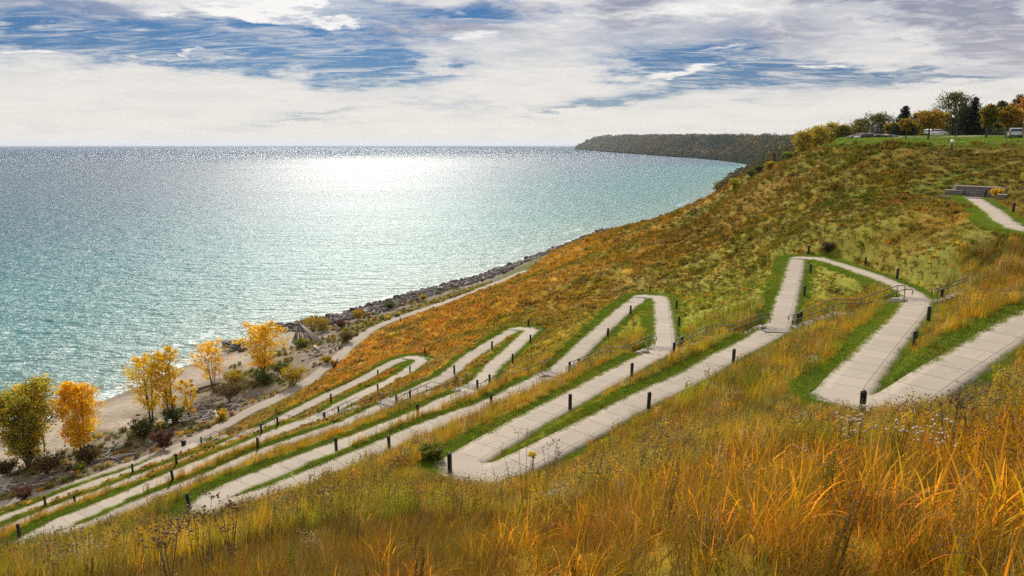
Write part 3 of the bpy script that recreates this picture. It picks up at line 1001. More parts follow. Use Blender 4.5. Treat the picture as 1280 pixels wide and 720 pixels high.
def lake_material():
    m, N = newmat('lake_water')
    tc = N.n('ShaderNodeTexCoord')
    P = tc.outputs['Object']
    sh = N.n('ShaderNodeAttribute', attribute_name='shore').outputs['Fac']
    big = N.noise(N.n('ShaderNodeMapping', {'Vector': P, 'Scale': (.0016, .006, 1)}), 1.0, 5, .6)
    shw = N.m('MULTIPLY', sh, N.m('ADD', .55, N.m('MULTIPLY', big, .9)))
    c = N.ramp(N.m('DIVIDE', shw, 1500.0), [(0.0, (.15, .24, .22)), (.03, (.06, .185, .195)), (.09, (.032, .145, .178)), (.18, (.028, .102, .15)), (.35, (.032, .085, .14)), (1.0, (.036, .080, .135))])
    streak = N.noise(N.n('ShaderNodeMapping', {'Vector': P, 'Scale': (.004, .03, 1), 'Rotation': (0, 0, -.15)}), 1.0, 4, .6)
    c = N.mix(N.m('MULTIPLY', N.smooth(streak, .45, .7), .3), c, (.05, .13, .15))
    # waves: wind chop, larger waves and a long swell (heights in metres)
    w0 = N.noise(N.n('ShaderNodeMapping', {'Vector': P, 'Scale': (1.6, 2.6, 1), 'Rotation': (0, 0, -.3)}), 1.0, 2, .6, .5)
    w1 = N.noise(N.n('ShaderNodeMapping', {'Vector': P, 'Scale': (.38, .75, 1), 'Rotation': (0, 0, -.25)}), 1.0, 3, .62, .6)
    w2 = N.noise(N.n('ShaderNodeMapping', {'Vector': P, 'Scale': (.07, .2, 1), 'Rotation': (0, 0, -.2)}), 1.0, 3, .55, .5)
    calm = N.m('ADD', .70, N.m('MULTIPLY', N.noise(N.n('ShaderNodeMapping', {'Vector': P, 'Scale': (.003, .012, 1)}), 1.0, 4, .6), .6))
    h = N.m('ADD', N.m('MULTIPLY', w0, .25), N.m('ADD', N.m('MULTIPLY', w1, 2.0), N.m('MULTIPLY', w2, 4.0)))
    h = N.m('MULTIPLY', h, N.m('MULTIPLY', calm, .75))
    bp = N.n('ShaderNodeBump', {'Strength': 1.0, 'Distance': 1.0, 'Height': h})
    # foam: broken lines of surf near the shore
    fn = N.noise(N.n('ShaderNodeMapping', {'Vector': P, 'Scale': (.5, .5, 1)}), 1.0, 6, .75, .6)
    fl = N.noise(N.n('ShaderNodeMapping', {'Vector': P, 'Scale': (.06, .06, 1)}), 1.0, 3, .6)
    d1 = N.m('ABSOLUTE', N.m('SUBTRACT', N.m('ADD', sh, N.m('MULTIPLY', fl, 6.0)), 4.6))
    f1 = N.m('SUBTRACT', 1.0, N.smooth(d1, .3, 2.6))
    d2 = N.m('ABSOLUTE', N.m('SUBTRACT', N.m('ADD', sh, N.m('MULTIPLY', fl, 14.0)), 20.0))
    f2 = N.m('MULTIPLY', N.m('SUBTRACT', 1.0, N.smooth(d2, .2, 2.2)), N.m('MULTIPLY', N.smooth(N.noise(P, .018, 2, .5), .5, .62), .8))
    fm = N.m('MULTIPLY', N.m('MAXIMUM', f1, f2), N.smooth(fn, .40, .60))
    dif = N.n('ShaderNodeBsdfDiffuse', {'Color': N.mix(fm, c, (.75, .78, .78)), 'Normal': bp})
    gl = N.n('ShaderNodeBsdfGlossy', {'Color': (1, 1, 1, 1), 'Roughness': N.m('SUBTRACT', N.m('ADD', .395, N.m('MULTIPLY', calm, .09)), N.m('MULTIPLY', N.smooth(N.m('MULTIPLY', sh, N.m('ADD', .4, N.m('MULTIPLY', big, 1.2))), 250, 3000), .20)), 'Normal': bp}, distribution='BECKMANN')
    fr = N.n('ShaderNodeFresnel', {'IOR': 1.333, 'Normal': bp})
    fac = N.m('MULTIPLY', N.m('MINIMUM', fr, .112), N.m('SUBTRACT', 1.0, N.m('MULTIPLY', fm, .8)))
    N.n('ShaderNodeOutputMaterial', {'Surface': N.n('ShaderNodeMixShader', {0: fac, 1: dif, 2: gl})})
    return m


wsh = shore_signed(wx, wy)
lake = mesh_obj('lake_water', np.stack([wx, wy, 0*wx], -1).reshape(-1, 3), grid_faces(*wx.shape), lake_material(), cols={'shore': np.clip(wsh, -50, 20000)})
tag(lake, 'turquoise lake with sun glitter', kind='structure')

# ---------------------------------------------------------------- far wooded headland
HS = [(1010, 226, None), (980, 217, None)]
coast = [PZ(x, y, 0)[:2] for x, y in [(945, 208), (925, 203.8), (900, 200.4), (875, 198.2), (850, 196.6), (825, 194.8), (800, 193.1), (780, 191.4), (760, 190.0), (745, 188.8), (734, 188.0)]]
coast = [PZ(x, y, 0)[:2] for x, y in [(900, 243.5), (925, 229), (945, 217)]]+coast
tip = coast[-1]
coast += [tip+np.array([-40, 500.]), tip+np.array([300, 1300.])]
coast = np.array(coast)
def topz(p):
    return np.interp(np.hypot(*p), [500, 1280, 1850, 2300, 3200, 4500, 6300, 8000], [36, 46, 50, 54, 64, 78, 92, 92])
cs = np.concatenate([[0], np.cumsum(np.linalg.norm(np.diff(coast, axis=0), axis=1))])
qs = np.linspace(0, cs[-1], 160)
cc = np.stack([np.interp(qs, cs, coast[:, k]) for k in (0, 1)], 1)
tt = np.gradient(cc, axis=0); tt /= np.linalg.norm(tt, axis=1)[:, None]
for _ in range(4): tt[1:-1] = (tt[:-2]+tt[1:-1]*2+tt[2:])/4
tt /= np.linalg.norm(tt, axis=1)[:, None]
nn = np.stack([tt[:, 1], -tt[:, 0]], 1)    # inland (to the right)
nn += np.array([.35, -.1]); nn /= np.linalg.norm(nn, axis=1)[:, None]
HV, hill_info = [], []
vh = VNoise(21)
offs = [0, 12, 30, 60, 100, 150, 260, 500, 1200]
for i in range(len(cc)):
    zt = topz(cc[i])*(.84+.12*vh(qs[i], 0, 300, 3))
    k = zt/50
    gl = .35*vh(qs[i], 5, 130, 3)
    for o, f in zip(offs, [-.02, .04, .16+gl*.2, .5+gl*.5, .84+gl*.3, .97, 1.0, 1.02, 1.05]):
        HV.append((cc[i, 0]+nn[i, 0]*o*k, cc[i, 1]+nn[i, 1]*o*k, zt*min(f, 1.08)))
HV = np.array(HV).reshape(len(cc), len(offs), 3)
mh, Nh = newmat('wooded_hill_soil')
tc_ = Nh.n('ShaderNodeTexCoord')
hc = Nh.ramp(Nh.noise(tc_.outputs['Object'], .02, 6, .7), [(.3, (.05, .055, .02)), (.5, (.12, .085, .03)), (.62, (.16, .12, .05)), (.75, (.10, .10, .03))])
Nh.n('ShaderNodeOutputMaterial', {'Surface': Nh.n('ShaderNodeBsdfPrincipled', {'Base Color': hc, 'Roughness': .95, 'Specular IOR Level': .1})})
hl = mesh_obj('far_hills', HV.reshape(-1, 3), grid_faces(len(cc), len(offs))[:, ::-1], mh, smooth=True)
tag(hl, 'long wooded headland closing the bay', kind='structure')

# ---------------------------------------------------------------- air between here and the far headland
def build_haze():
    m, N = newmat('haze_air')
    v = N.n('ShaderNodeVolumePrincipled', {'Color': (.78, .86, .98, 1), 'Density': HAZE, 'Anisotropy': .2})
    N.n('ShaderNodeOutputMaterial', {'Volume': v})
    x0, x1, y0, y1, z0, z1 = -61000, 61000, -2100, 71000, -13, 190
    V = [(x, y, z) for z in (z0, z1) for x, y in ((x0, y0), (x1, y0), (x1, y1), (x0, y1))]
    o = mesh_obj('haze', V, [(3, 2, 1, 0), (4, 5, 6, 7), (0, 1, 5, 4), (1, 2, 6, 5), (2, 3, 7, 6), (3, 0, 4, 7)], m)
    tag(o, 'thin bluish air over the lake', kind='stuff')


HAZE = 0.000034
build_haze()
# ---------------------------------------------------------------- scatter: one object of points, geometry nodes put a tuft on each
def scatter(name, P, tint, scale, rot, idx, protos, label, kind='stuff'):
    P = np.asarray(P, np.float32)
    me = bpy.data.meshes.new(name)
    me.vertices.add(len(P))
    me.vertices.foreach_set('co', P.ravel())
    c4 = np.ones((len(P), 4), np.float32); c4[:, :3] = tint
    a = me.attributes.new('tint', 'FLOAT_COLOR', 'POINT'); a.data.foreach_set('color', c4.ravel())
    a = me.attributes.new('sc', 'FLOAT_VECTOR', 'POINT')
    sc = np.asarray(scale, np.float32)
    if sc.ndim == 1: sc = np.repeat(sc[:, None], 3, 1)
    a.data.foreach_set('vector', np.ascontiguousarray(sc, dtype=np.float32).ravel())
    a = me.attributes.new('rt', 'FLOAT_VECTOR', 'POINT'); a.data.foreach_set('vector', np.ascontiguousarray(rot, dtype=np.float32).ravel())
    a = me.attributes.new('ix', 'INT', 'POINT'); a.data.foreach_set('value', np.asarray(idx, np.int32))
    o = bpy.data.objects.new(name, me)
    COL.objects.link(o)
    pc = bpy.data.collections.new(name+'_sources')
    for k, p in enumerate(protos):
        p.name = '%s_source_%02d' % (name, k)
        pc.objects.link(p)
    g = bpy.data.node_groups.new(name+'_nodes', 'GeometryNodeTree')
    g.interface.new_socket('Geometry', in_out='INPUT', socket_type='NodeSocketGeometry')
    g.interface.new_socket('Geometry', in_out='OUTPUT', socket_type='NodeSocketGeometry')
    nd = g.nodes
    gi, go = nd.new('NodeGroupInput'), nd.new('NodeGroupOutput')
    m2p = nd.new('GeometryNodeMeshToPoints')
    ci = nd.new('GeometryNodeCollectionInfo'); ci.inputs['Collection'].default_value = pc
    ci.inputs['Separate Children'].default_value = True
    ci.inputs['Reset Children'].default_value = True
    iop = nd.new('GeometryNodeInstanceOnPoints'); iop.inputs['Pick Instance'].default_value = True

    def att(nm, t):
        x = nd.new('GeometryNodeInputNamedAttribute'); x.data_type = t; x.inputs[0].default_value = nm
        return x.outputs[0]
    L = g.links.new
    L(gi.outputs[0], m2p.inputs[0]); L(m2p.outputs[0], iop.inputs['Points']); L(ci.outputs[0], iop.inputs['Instance'])
    L(att('ix', 'INT'), iop.inputs['Instance Index'])
    e2r = nd.new('FunctionNodeEulerToRotation')
    L(att('rt', 'FLOAT_VECTOR'), e2r.inputs[0]); L(e2r.outputs[0], iop.inputs['Rotation'])
    L(att('sc', 'FLOAT_VECTOR'), iop.inputs['Scale']); L(iop.outputs[0], go.inputs[0])
    md = o.modifiers.new('scatter', 'NODES'); md.node_group = g
    tag(o, label, kind=kind)
    return o


GRASSM = leafmat('grass_blade', 'tint', True, trans=.5, var=.55)
HEADM = simple('dry_seed_head', (.13, .075, .04), .9, var=.2, scale=40)
PUFFM = simple('pale_seed_fluff', (.42, .36, .29), .9, var=.12, scale=40)


def blades(n, rad, h0, h1, w, seed, lean=.25, wind=(.10, -.04), seg=4, curl=.3, flat=0.0, mat=GRASSM, extra=None):
    r = np.random.default_rng(seed)
    V, Fc, var = [], [], []
    for i in range(n):
        a, q = r.random()*6.283, math.sqrt(r.random())*rad
        bx, by = q*math.cos(a), q*math.sin(a)
        h = h0+(h1-h0)*r.random()**1.3
        la = r.random()*6.283
        lx, ly = math.cos(la)*lean*r.random()+wind[0], math.sin(la)*lean*r.random()+wind[1]
        fa = r.random()*3.1416
        wx_, wy_ = math.cos(fa)*w/2, math.sin(fa)*w/2
        v = r.random()
        b = len(V)
        cl = curl*r.random()
        for s in range(seg+1):
            t = s/seg
            k = 1-t**1.6*.92
            z = h*(t-cl*.55*t*t*t)
            x = bx+lx*h*t+cl*lx*3*h*t*t*.5
            y = by+ly*h*t+cl*ly*3*h*t*t*.5
            V += [(x-wx_*k, y-wy_*k, z), (x+wx_*k, y+wy_*k, z)]
            var += [v, v]
            if s:
                c = b+2*s
                Fc.append((c-2, c-1, c+1, c))
    return V, Fc, var


def proto(V, Fc, var, mats=GRASSM, mi=None):
    return mesh_obj('tuft', np.array(V), Fc, mats, link=False, cols={'var': np.array(var)}, matidx=mi)


def forb(n, rad, h, lw, seed, heads=None, mat2=None, hs=.02, leafn=12):
    """branching weed stems with small leaves and, at the top, seed heads"""
    r = np.random.default_rng(seed)
    V, Fc, var, mi = [], [], [], []
    for i in range(n):
        a, q = r.random()*6.283, math.sqrt(r.random())*rad
        bx, by = q*math.cos(a), q*math.sin(a)
        hh = h*(.65+.45*r.random())
        lx, ly = (r.random()-.5)*.3+.08, (r.random()-.5)*.3
        v = r.random()
        b = len(V); w = .006+lw*.06
        for s in range(3):
            t = s/2
            V += [(bx+lx*hh*t-w, by+ly*hh*t, hh*t), (bx+lx*hh*t+w, by+ly*hh*t, hh*t)]; var += [v*.6, v*.6]
            if s: Fc.append((b+2*s-2, b+2*s-1, b+2*s+1, b+2*s)); mi.append(0)
        for k in range(leafn):
            t = .15+.8*r.random()
            c = np.array([bx+lx*hh*t, by+ly*hh*t, hh*t])
            d = r.normal(size=3); d[2] = abs(d[2])*.5; d /= np.linalg.norm(d)
            e = np.cross(d, r.normal(size=3)); e /= np.linalg.norm(e)
            L = lw*(2.0+1.5*r.random())
            b = len(V)
            for p in (c, c+d*L*.5+e*lw*.5, c+d*L, c+d*L*.5-e*lw*.5):
                V.append(tuple(p)); var.append(min(1, max(0, v+.3*(r.random()-.5))))
            Fc.append((b, b+1, b+2, b+3)); mi.append(0)
        if heads:
            for k in range(heads):
                d = r.normal(size=3)*np.array([.09, .09, .05])*(h/.9)
                c = np.array([bx+lx*hh, by+ly*hh, hh+.02])+d
                s_ = hs*(.6+.8*r.random())
                b = len(V)
                for p in ((1, 0, 0), (-1, 0, 0), (0, 1, 0), (0, -1, 0), (0, 0, .8), (0, 0, -.8)):
                    V.append(tuple(c+np.array(p)*s_)); var.append(.5)
                for f in ((0, 2, 4), (2, 1, 4), (1, 3, 4), (3, 0, 4), (2, 0, 5), (1, 2, 5), (3, 1, 5), (0, 3, 5)):
                    Fc.append(tuple(b+x for x in f)); mi.append(1)
    return V, Fc, var, mi


def sample_ring(d0, d1, dens, amax=52):
    A = R(2*amax)/2*(d1*d1-d0*d0)
    n = int(A*dens)
    d = np.sqrt(rng.random(n)*(d1*d1-d0*d0)+d0*d0)
    a = (rng.random(n)*2-1)*R(amax)
    return np.stack([d*np.sin(a), d*np.cos(a)], 1)


def prairie_mask(xy_, lo=.95):
    x, y = xy_[:, 0], xy_[:, 1]
    Dp, Zp, Wp, Kp = path_near(x, y)
    ed = Dp-Wp/2+(n3(x, y, 2.0, 3)-.5)*.7
    z = ground(x, y)
    s, te = cover_masks(x, y)
    sd_, _ = stair_dist(x, y)
    lawn_ = (sd_ < .40) | (z > 40.1) & (np.hypot(x, y) > 95)
    near_ = ed < 2.5
    sw = np.zeros(len(x)); sw[near_] = strip_width(x[near_], y[near_])
    ok = (((ed > sw+.1) & (Kp != 1)) | ((ed > .2) & (Kp == 1))) & (z > .6) & (te < -.2) & ~lawn_
    return ok, z, ed, s, te


def jitter_tint(c, amt=.22):
    k = 1+(rng.random((len(c), 1))-.5)*2*amt
    j = 1+(rng.random((len(c), 3))-.5)*.16
    return np.clip(c*k*j, .005, .95)


def speckle(c, table):
    """some tufts are of another species: replace their colour"""
    u = rng.random(len(c))
    acc = 0
    for nm, p in table:
        m = (u >= acc) & (u < acc+p)
        c[m] = c[m]*.25+PAL[nm]*.75
        acc += p
    return c


def rots(n, tilt=.12):
    return np.stack([(rng.random(n)-.5)*2*tilt, (rng.random(n)-.5)*2*tilt, (rng.random(n)-.5)*1.6], 1)


# near prairie --------------------------------------------------
protosN = [proto(*blades(75, .30, .25, .80, .010, 1, lean=.5, curl=.6)), proto(*blades(85, .32, .2, .62, .009, 2, lean=.9, curl=.8)), proto(*blades(60, .24, .35, .95, .009, 3, lean=.35, curl=.5)),
           proto(*blades(18, .18, .45, 1.05, .021, 4, lean=.45, curl=.9, seg=6)), proto(*blades(12, .16, .5, 1.0, .029, 5, lean=.6, curl=1.1, seg=6)),
           proto(*(lambda t: (t[0], t[1], t[2], [GRASSM, HEADM], t[3]))(forb(7, .2, .85, .016, 6, 9, None, .010, 26))),
           proto(*(lambda t: (t[0], t[1], t[2], [GRASSM, PUFFM], t[3]))(forb(4, .15, .95, .014, 7, 14, None, .016, 20))),
           proto(*blades(70, .2, .2, .55, .006, 8, lean=.9, curl=.8))]
xyN = sample_ring(1.6, 13, 34, 56)
ok, z, ed, s, te = prairie_mask(xyN)
xyN, z = xyN[ok], z[ok]
dn = np.hypot(xyN[:, 0], xyN[:, 1])
tn = speckle(prairie(xyN[:, 0], xyN[:, 1]), [('orange', .16), ('gold', .10), ('tan', .16), ('russet', .14), ('lime', .07), ('olive', .14), ('brown', .08)])
u = rng.random(len(xyN))
ixN = np.select([u < .26, u < .44, u < .49, u < .64, u < .74, u < .765, u < .7655], [0, 1, 2, 3, 4, 5, 6], 7)
swap = np.isin(ixN, (3, 4)) & (rng.random(len(ixN)) < np.interp(xyN[:, 0], [-2, 4], [.93, .2]))
ixN[swap] = 1
lft = 1-sstep(-1.0, 3.5, xyN[:, 0])
tn = tn*(1-.35*lft)[:, None]+np.array([.13, .105, .02])*(.35*lft)[:, None]
br = np.isin(ixN, (3, 4))
tn[br] = PAL['gold']*(.3+.5*rng.random((br.sum(), 1)))+PAL['orange']*.6
scN = (.72+.45*rng.random(len(xyN)))*np.interp(dn, [1.6, 3, 7, 13], [.42, .62, .80, .9])*(1-.30*lft)
scatter('prairie_grass_near', np.c_[xyN, z-.02], jitter_tint(np.where(br[:, None], tn*np.array([1.15, .98, .8]), tn*np.array([.82, .70, .66])), .38), scN, rots(len(xyN), .16), ixN, protosN, 'tall dry orange prairie grass in the foreground')

# middle distance ------------------------------------------------
protosM = [proto(*blades(60, .34, .3, .8, .016, 11, seg=3)), proto(*blades(60, .36, .25, .65, .014, 12, lean=.5, seg=3)), proto(*blades(50, .3, .35, .95, .012, 13, lean=.2, seg=3)),
           proto(*(lambda t: (t[0], t[1], t[2], [GRASSM, HEADM], t[3]))(forb(9, .32, .8, .03, 14, 6, None, .018, 22))),
           proto(*(lambda t: (t[0], t[1], t[2], [GRASSM, PUFFM], t[3]))(forb(7, .3, .8, .028, 15, 7, None, .022, 16)))]
parts = []
for d0, d1, dens, k in ((12.5, 30, 18, .92), (30, 62, 8.5, 1.2)):
    q = sample_ring(d0, d1, dens, 50)
    ok, z, ed, s, te = prairie_mask(q)
    parts.append(np.c_[q[ok], z[ok], np.full(ok.sum(), k), ed[ok]])
M_ = np.vstack(parts)
tm = speckle(prairie(M_[:, 0], M_[:, 1]), [('orange', .10), ('gold', .08), ('tan', .10), ('russet', .06), ('olive', .12), ('lime', .07), ('brown', .05)])
u = rng.random(len(M_))
ixM = np.select([u < .33, u < .62, u < .93, u < .998], [0, 1, 2, 3], 4)
scM = (.55+.5*rng.random(len(M_)))*M_[:, 3]*np.interp(M_[:, 4], [.3, 1.6], [.62, 1.05])*(.8+.5*n1(M_[:, 0], M_[:, 1], 5, 3))
scM = scM*np.where((M_[:, 0] < 6) & (np.hypot(M_[:, 0], M_[:, 1]) > 28), .95, 1.0)
scM = scM*np.where(stair_dist(M_[:, 0], M_[:, 1])[0] < 1.7, 1.3, 1.0)
scatter('prairie_grass', np.c_[M_[:, :2], M_[:, 2]-.03], jitter_tint(tm), scM, rots(len(M_)), ixM, protosM, 'mixed autumn prairie plants between the path lanes')

# far slopes -----------------------------------------------------
protosF = [proto(*blades(46, .55, .3, .75, .045, 21, seg=2)), proto(*blades(46, .6, .25, .6, .05, 22, lean=.6, seg=2)),
           proto(*(lambda t: (t[0], t[1], t[2], [GRASSM, HEADM], t[3]))(forb(14, .55, .75, .075, 23, None, None, .03, 14)))]
parts = []
for d0, d1, dens, k in ((62, 110, 3.6, 1.1), (110, 175, 1.7, 1.5), (175, 300, .7, 2.1)):
    q = sample_ring(d0, d1, dens, 47)
    ok, z, ed, s, te = prairie_mask(q)
    parts.append(np.c_[q[ok], z[ok], np.full(ok.sum(), k), ed[ok]])
M_ = np.vstack(parts)
tm = speckle(prairie(M_[:, 0], M_[:, 1]), [('orange', .03), ('gold', .04), ('tan', .06), ('russet', .03), ('olive', .10), ('brown', .05)])
u = rng.random(len(M_))
ixF = np.select([u < .35, u < .6], [0, 1], 2)
hgt = sstep(.35, .8, n2(M_[:, 0], M_[:, 1], 4, 4))
sk = (.6+.5*rng.random(len(M_)))*M_[:, 3]*np.interp(M_[:, 4], [.3, 1.6], [.7, 1.0])
_up = sstep(15, 35, M_[:, 0])*sstep(60, 85, M_[:, 1])
tm = tm*(1-.26*_up)[:, None]*np.array([1, 1-.0, 1])
scF = np.stack([sk, sk, sk*(.32+.5*hgt)*(1-.45*np.exp(-((M_[:, 0]-PALE[0])**2+(M_[:, 1]-PALE[1])**2)/(2*13**2)))], 1)
scatter('prairie_cover_far', np.c_[M_[:, :2], M_[:, 2]-.04], jitter_tint(tm, .2), scF, rots(len(M_)), ixF, protosF, 'autumn prairie covering the far slope of the bluff')

# mown edges -----------------------------------------------------
protosG = [proto(*blades(60, .2, .05, .13, .012, 31, seg=2, lean=.6)), proto(*blades(60, .2, .04, .10, .014, 32, seg=2, lean=.8))]
parts = []
for d0, d1, dens in ((14, 34, 26), (34, 62, 16), (62, 110, 8)):
    q = sample_ring(d0, d1, dens*3, 47)
    Dp, Zp, Wp, Kp = path_near(q[:, 0], q[:, 1])
    ed = Dp-Wp/2
    ok = (ed > -.02-.08*rng.random(len(ed))) & (ed < 3) & (Kp != 1)
    q, ed, Kp = q[ok], ed[ok], Kp[ok]
    ok = ed < strip_width(q[:, 0], q[:, 1])+.25+(n3(q[:, 0], q[:, 1], 2, 3)-.5)*.5
    q = q[ok]
    parts.append(np.c_[q, ground(q[:, 0], q[:, 1]), np.full(len(q), d1/40.0)])
M_ = np.vstack(parts)
gm = np.array([.165, .235, .02])*np.ones((len(M_), 1))
gm = gm*(.8+.4*n1(M_[:, 0], M_[:, 1], 3, 3))[:, None]+np.array([.05, .02, 0])*sstep(.5, .7, n2(M_[:, 0], M_[:, 1], 4, 3))[:, None]
scG = (.8+.5*rng.random(len(M_)))*np.clip(M_[:, 3], 1, 1.9)
scatter('mown_grass', np.c_[M_[:, :2], M_[:, 2]-.01], jitter_tint(gm, .15), np.stack([scG, scG, scG*.8], 1), rots(len(M_)), rng.integers(0, 2, len(M_)), protosG, 'short green mown grass along both sides of the path')

# beach weeds ----------------------------------------------------
q = sample_ring(50, 190, 1.6, 46)
s, te = cover_masks(q[:, 0], q[:, 1])
z = ground(q[:, 0], q[:, 1])
pk = n1(q[:, 0]+70, q[:, 1], 6, 4)+.10*(1-sstep(1, 6, te))
ok = (te > 1.2) & (s > 7) & (pk > .58) & (z > .5) & (rng.random(len(q)) < .9)
edgeband = (te > 1.5) & (te < 3.2) & (rng.random(len(q)) < .5)
ok |= edgeband
qa = PZ(345, 413, 0)
armq = ((q[:, 0]-qa[0])*.42+(q[:, 1]-qa[1])*.9 > 6) & (te > 1.2) & (te < 7+(n2(q[:, 0], q[:, 1], 5, 3)-.5)*6)
ok |= armq
q, z = q[ok], z[ok]
tb = speckle(np.ones((len(q), 1))*np.array([.11, .125, .025]), [('gold', .10), ('russet', .12), ('olive', .2), ('tan', .15), ('lime', .1)])
scB = (.5+.6*rng.random(len(q)))
protosB = [proto(*blades(46, .5, .15, .6, .04, 41, seg=2, lean=.5)), proto(*(lambda t: (t[0], t[1], t[2], [GRASSM, HEADM], t[3]))(forb(12, .45, .6, .07, 42, None, None, .03, 14)))]
scatter('beach_weeds', np.c_[q, z-.03], jitter_tint(tb, .3), scB, rots(len(q)), rng.integers(0, 2, len(q)), protosB, 'low weeds and grass growing on the back of the beach')


# ---------------------------------------------------------------- far woods (reads as one mass)
def crown_proto(seed, conifer=False, nleaf=900, leaf=.085):
    r = np.random.default_rng(seed)
    V, Fc, var = [], [], []
    lobes = r.normal(size=(9, 3))*.28
    lobes[:, 2] = np.abs(lobes[:, 2])*.9+.42
    for i in range(nleaf):
        v = r.random()
        if conifer:
            t = r.random()
            a = r.random()*6.283
            rr = (1-t)*.34*(.4+.6*r.random())
            c = np.array([rr*math.cos(a), rr*math.sin(a), .08+t*1.25])
        else:
            c = lobes[r.integers(9)]+(lambda d: d/np.linalg.norm(d)*(.22+.08*r.random()))(r.normal(size=3))
        d = r.normal(size=3); d /= np.linalg.norm(d)
        e = np.cross(d, r.normal(size=3)); e /= np.linalg.norm(e)
        f = leaf*(.6+.8*r.random())
        b = len(V)
        for p in (c+d*f*.5, c+e*f*.5, c-d*f*.5, c-e*f*.5):
            V.append(tuple(p)); var.append(v)
        Fc.append((b, b+1, b+2, b+3))
    return proto(V, Fc, var)


protosW = [crown_proto(51), crown_proto(52), crown_proto(53), crown_proto(54, True)]
P_, S_, T_ = [], [], []
r = np.random.default_rng(9)
wtab = np.array([[.035, .065, .035], [.04, .065, .032], [.06, .08, .035], [.12, .085, .04], [.05, .07, .03], [.22, .17, .04], [.035, .055, .035], [.10, .065, .04], [.09, .09, .06]])
seglen = np.diff(qs)[0]
for i in range(len(cc)-1):
    d = np.hypot(*cc[i])
    k = topz(cc[i])/50
    size = np.interp(d, [500, 1300, 3000, 7000], [12, 14, 24, 44])
    area = seglen*420*k
    m = int(min(900, 2.2*area/(size*size*.55)))
    a = r.random(m); o = r.random(m)**1.6
    orow = o*(len(offs)-2.2)+.6
    j = orow.astype(int); fj = orow-j
    p = (HV[i, j]*(1-a)[:, None]+HV[i+1, j]*a[:, None])*(1-fj)[:, None]+(HV[i, j+1]*(1-a)[:, None]+HV[i+1, j+1]*a[:, None])*fj[:, None]
    bare = (n2(p[:, 0], p[:, 1], size*9, 3) > .80) & (orow > 1) & (orow < 3.5)
    p = p[~bare]
    P_.append(p-np.array([0, 0, size*.15])); S_.append(np.full(len(p), size)*(.6+.7*r.random(len(p))))
    kk = np.clip(n1(p[:, 0], p[:, 1], size*7, 3)*1.5-.25+.45*(r.random(len(p))-.5), 0, .999)
    T_.append(wtab[(kk*len(wtab)).astype(int)])
# the wood also covers the back of the near bluff
q = np.stack([r.uniform(60, 520, 5200), r.uniform(215, 600, 5200)], 1)
sq, tq = cover_masks(q[:, 0], q[:, 1])
zq = ground(q[:, 0], q[:, 1])
dq = np.hypot(q[:, 0], q[:, 1]); aq = np.degrees(np.arctan2(q[:, 0], q[:, 1]))
ok = (sq > 6) & (zq > 1.0) & (dq > 300) & (aq > 19.5) & (zq > 3)
q, zq, dq = q[ok], zq[ok], dq[ok]
sz = np.where(dq < 400, 6.5, 10.0)*(.7+.5*r.random(len(q)))
P_.append(np.c_[q, zq-1.2]); S_.append(sz)
kk = np.clip(n1(q[:, 0], q[:, 1], 60, 3)*1.6-.2+.5*(r.random(len(q))-.5), 0, .999)
T_.append(wtab[(kk*len(wtab)).astype(int)])
P_, S_, T_ = np.vstack(P_), np.concatenate(S_), np.vstack(T_)
sc3 = np.stack([S_*.95, S_*.95, S_*.8], 1)
scatter('far_woodland', P_, jitter_tint(T_*.85, .32), sc3, np.stack([0*S_, 0*S_, r.random(len(S_))*6.28], 1), np.where(r.random(len(S_)) < .9, r.integers(0, 3, len(S_)), 3), protosW, 'dense autumn woodland covering the far headland')
print('instances', len(xyN), len(ixM), len(ixF), len(scG), len(q), len(P_))
# ---------------------------------------------------------------- placing things
def at(px, d):
    r = px_ray(px, 180)
    a = math.atan2(r.x, r.y)
    x, y = d*math.sin(a), d*math.cos(a)
    return np.array([x, y, float(ground(x, y))])


def mpp(p):
    """metres per photograph pixel at a point"""
    fw = p[1]*math.cos(PITCH)-(p[2]-H)*math.sin(PITCH)
    return fw/F


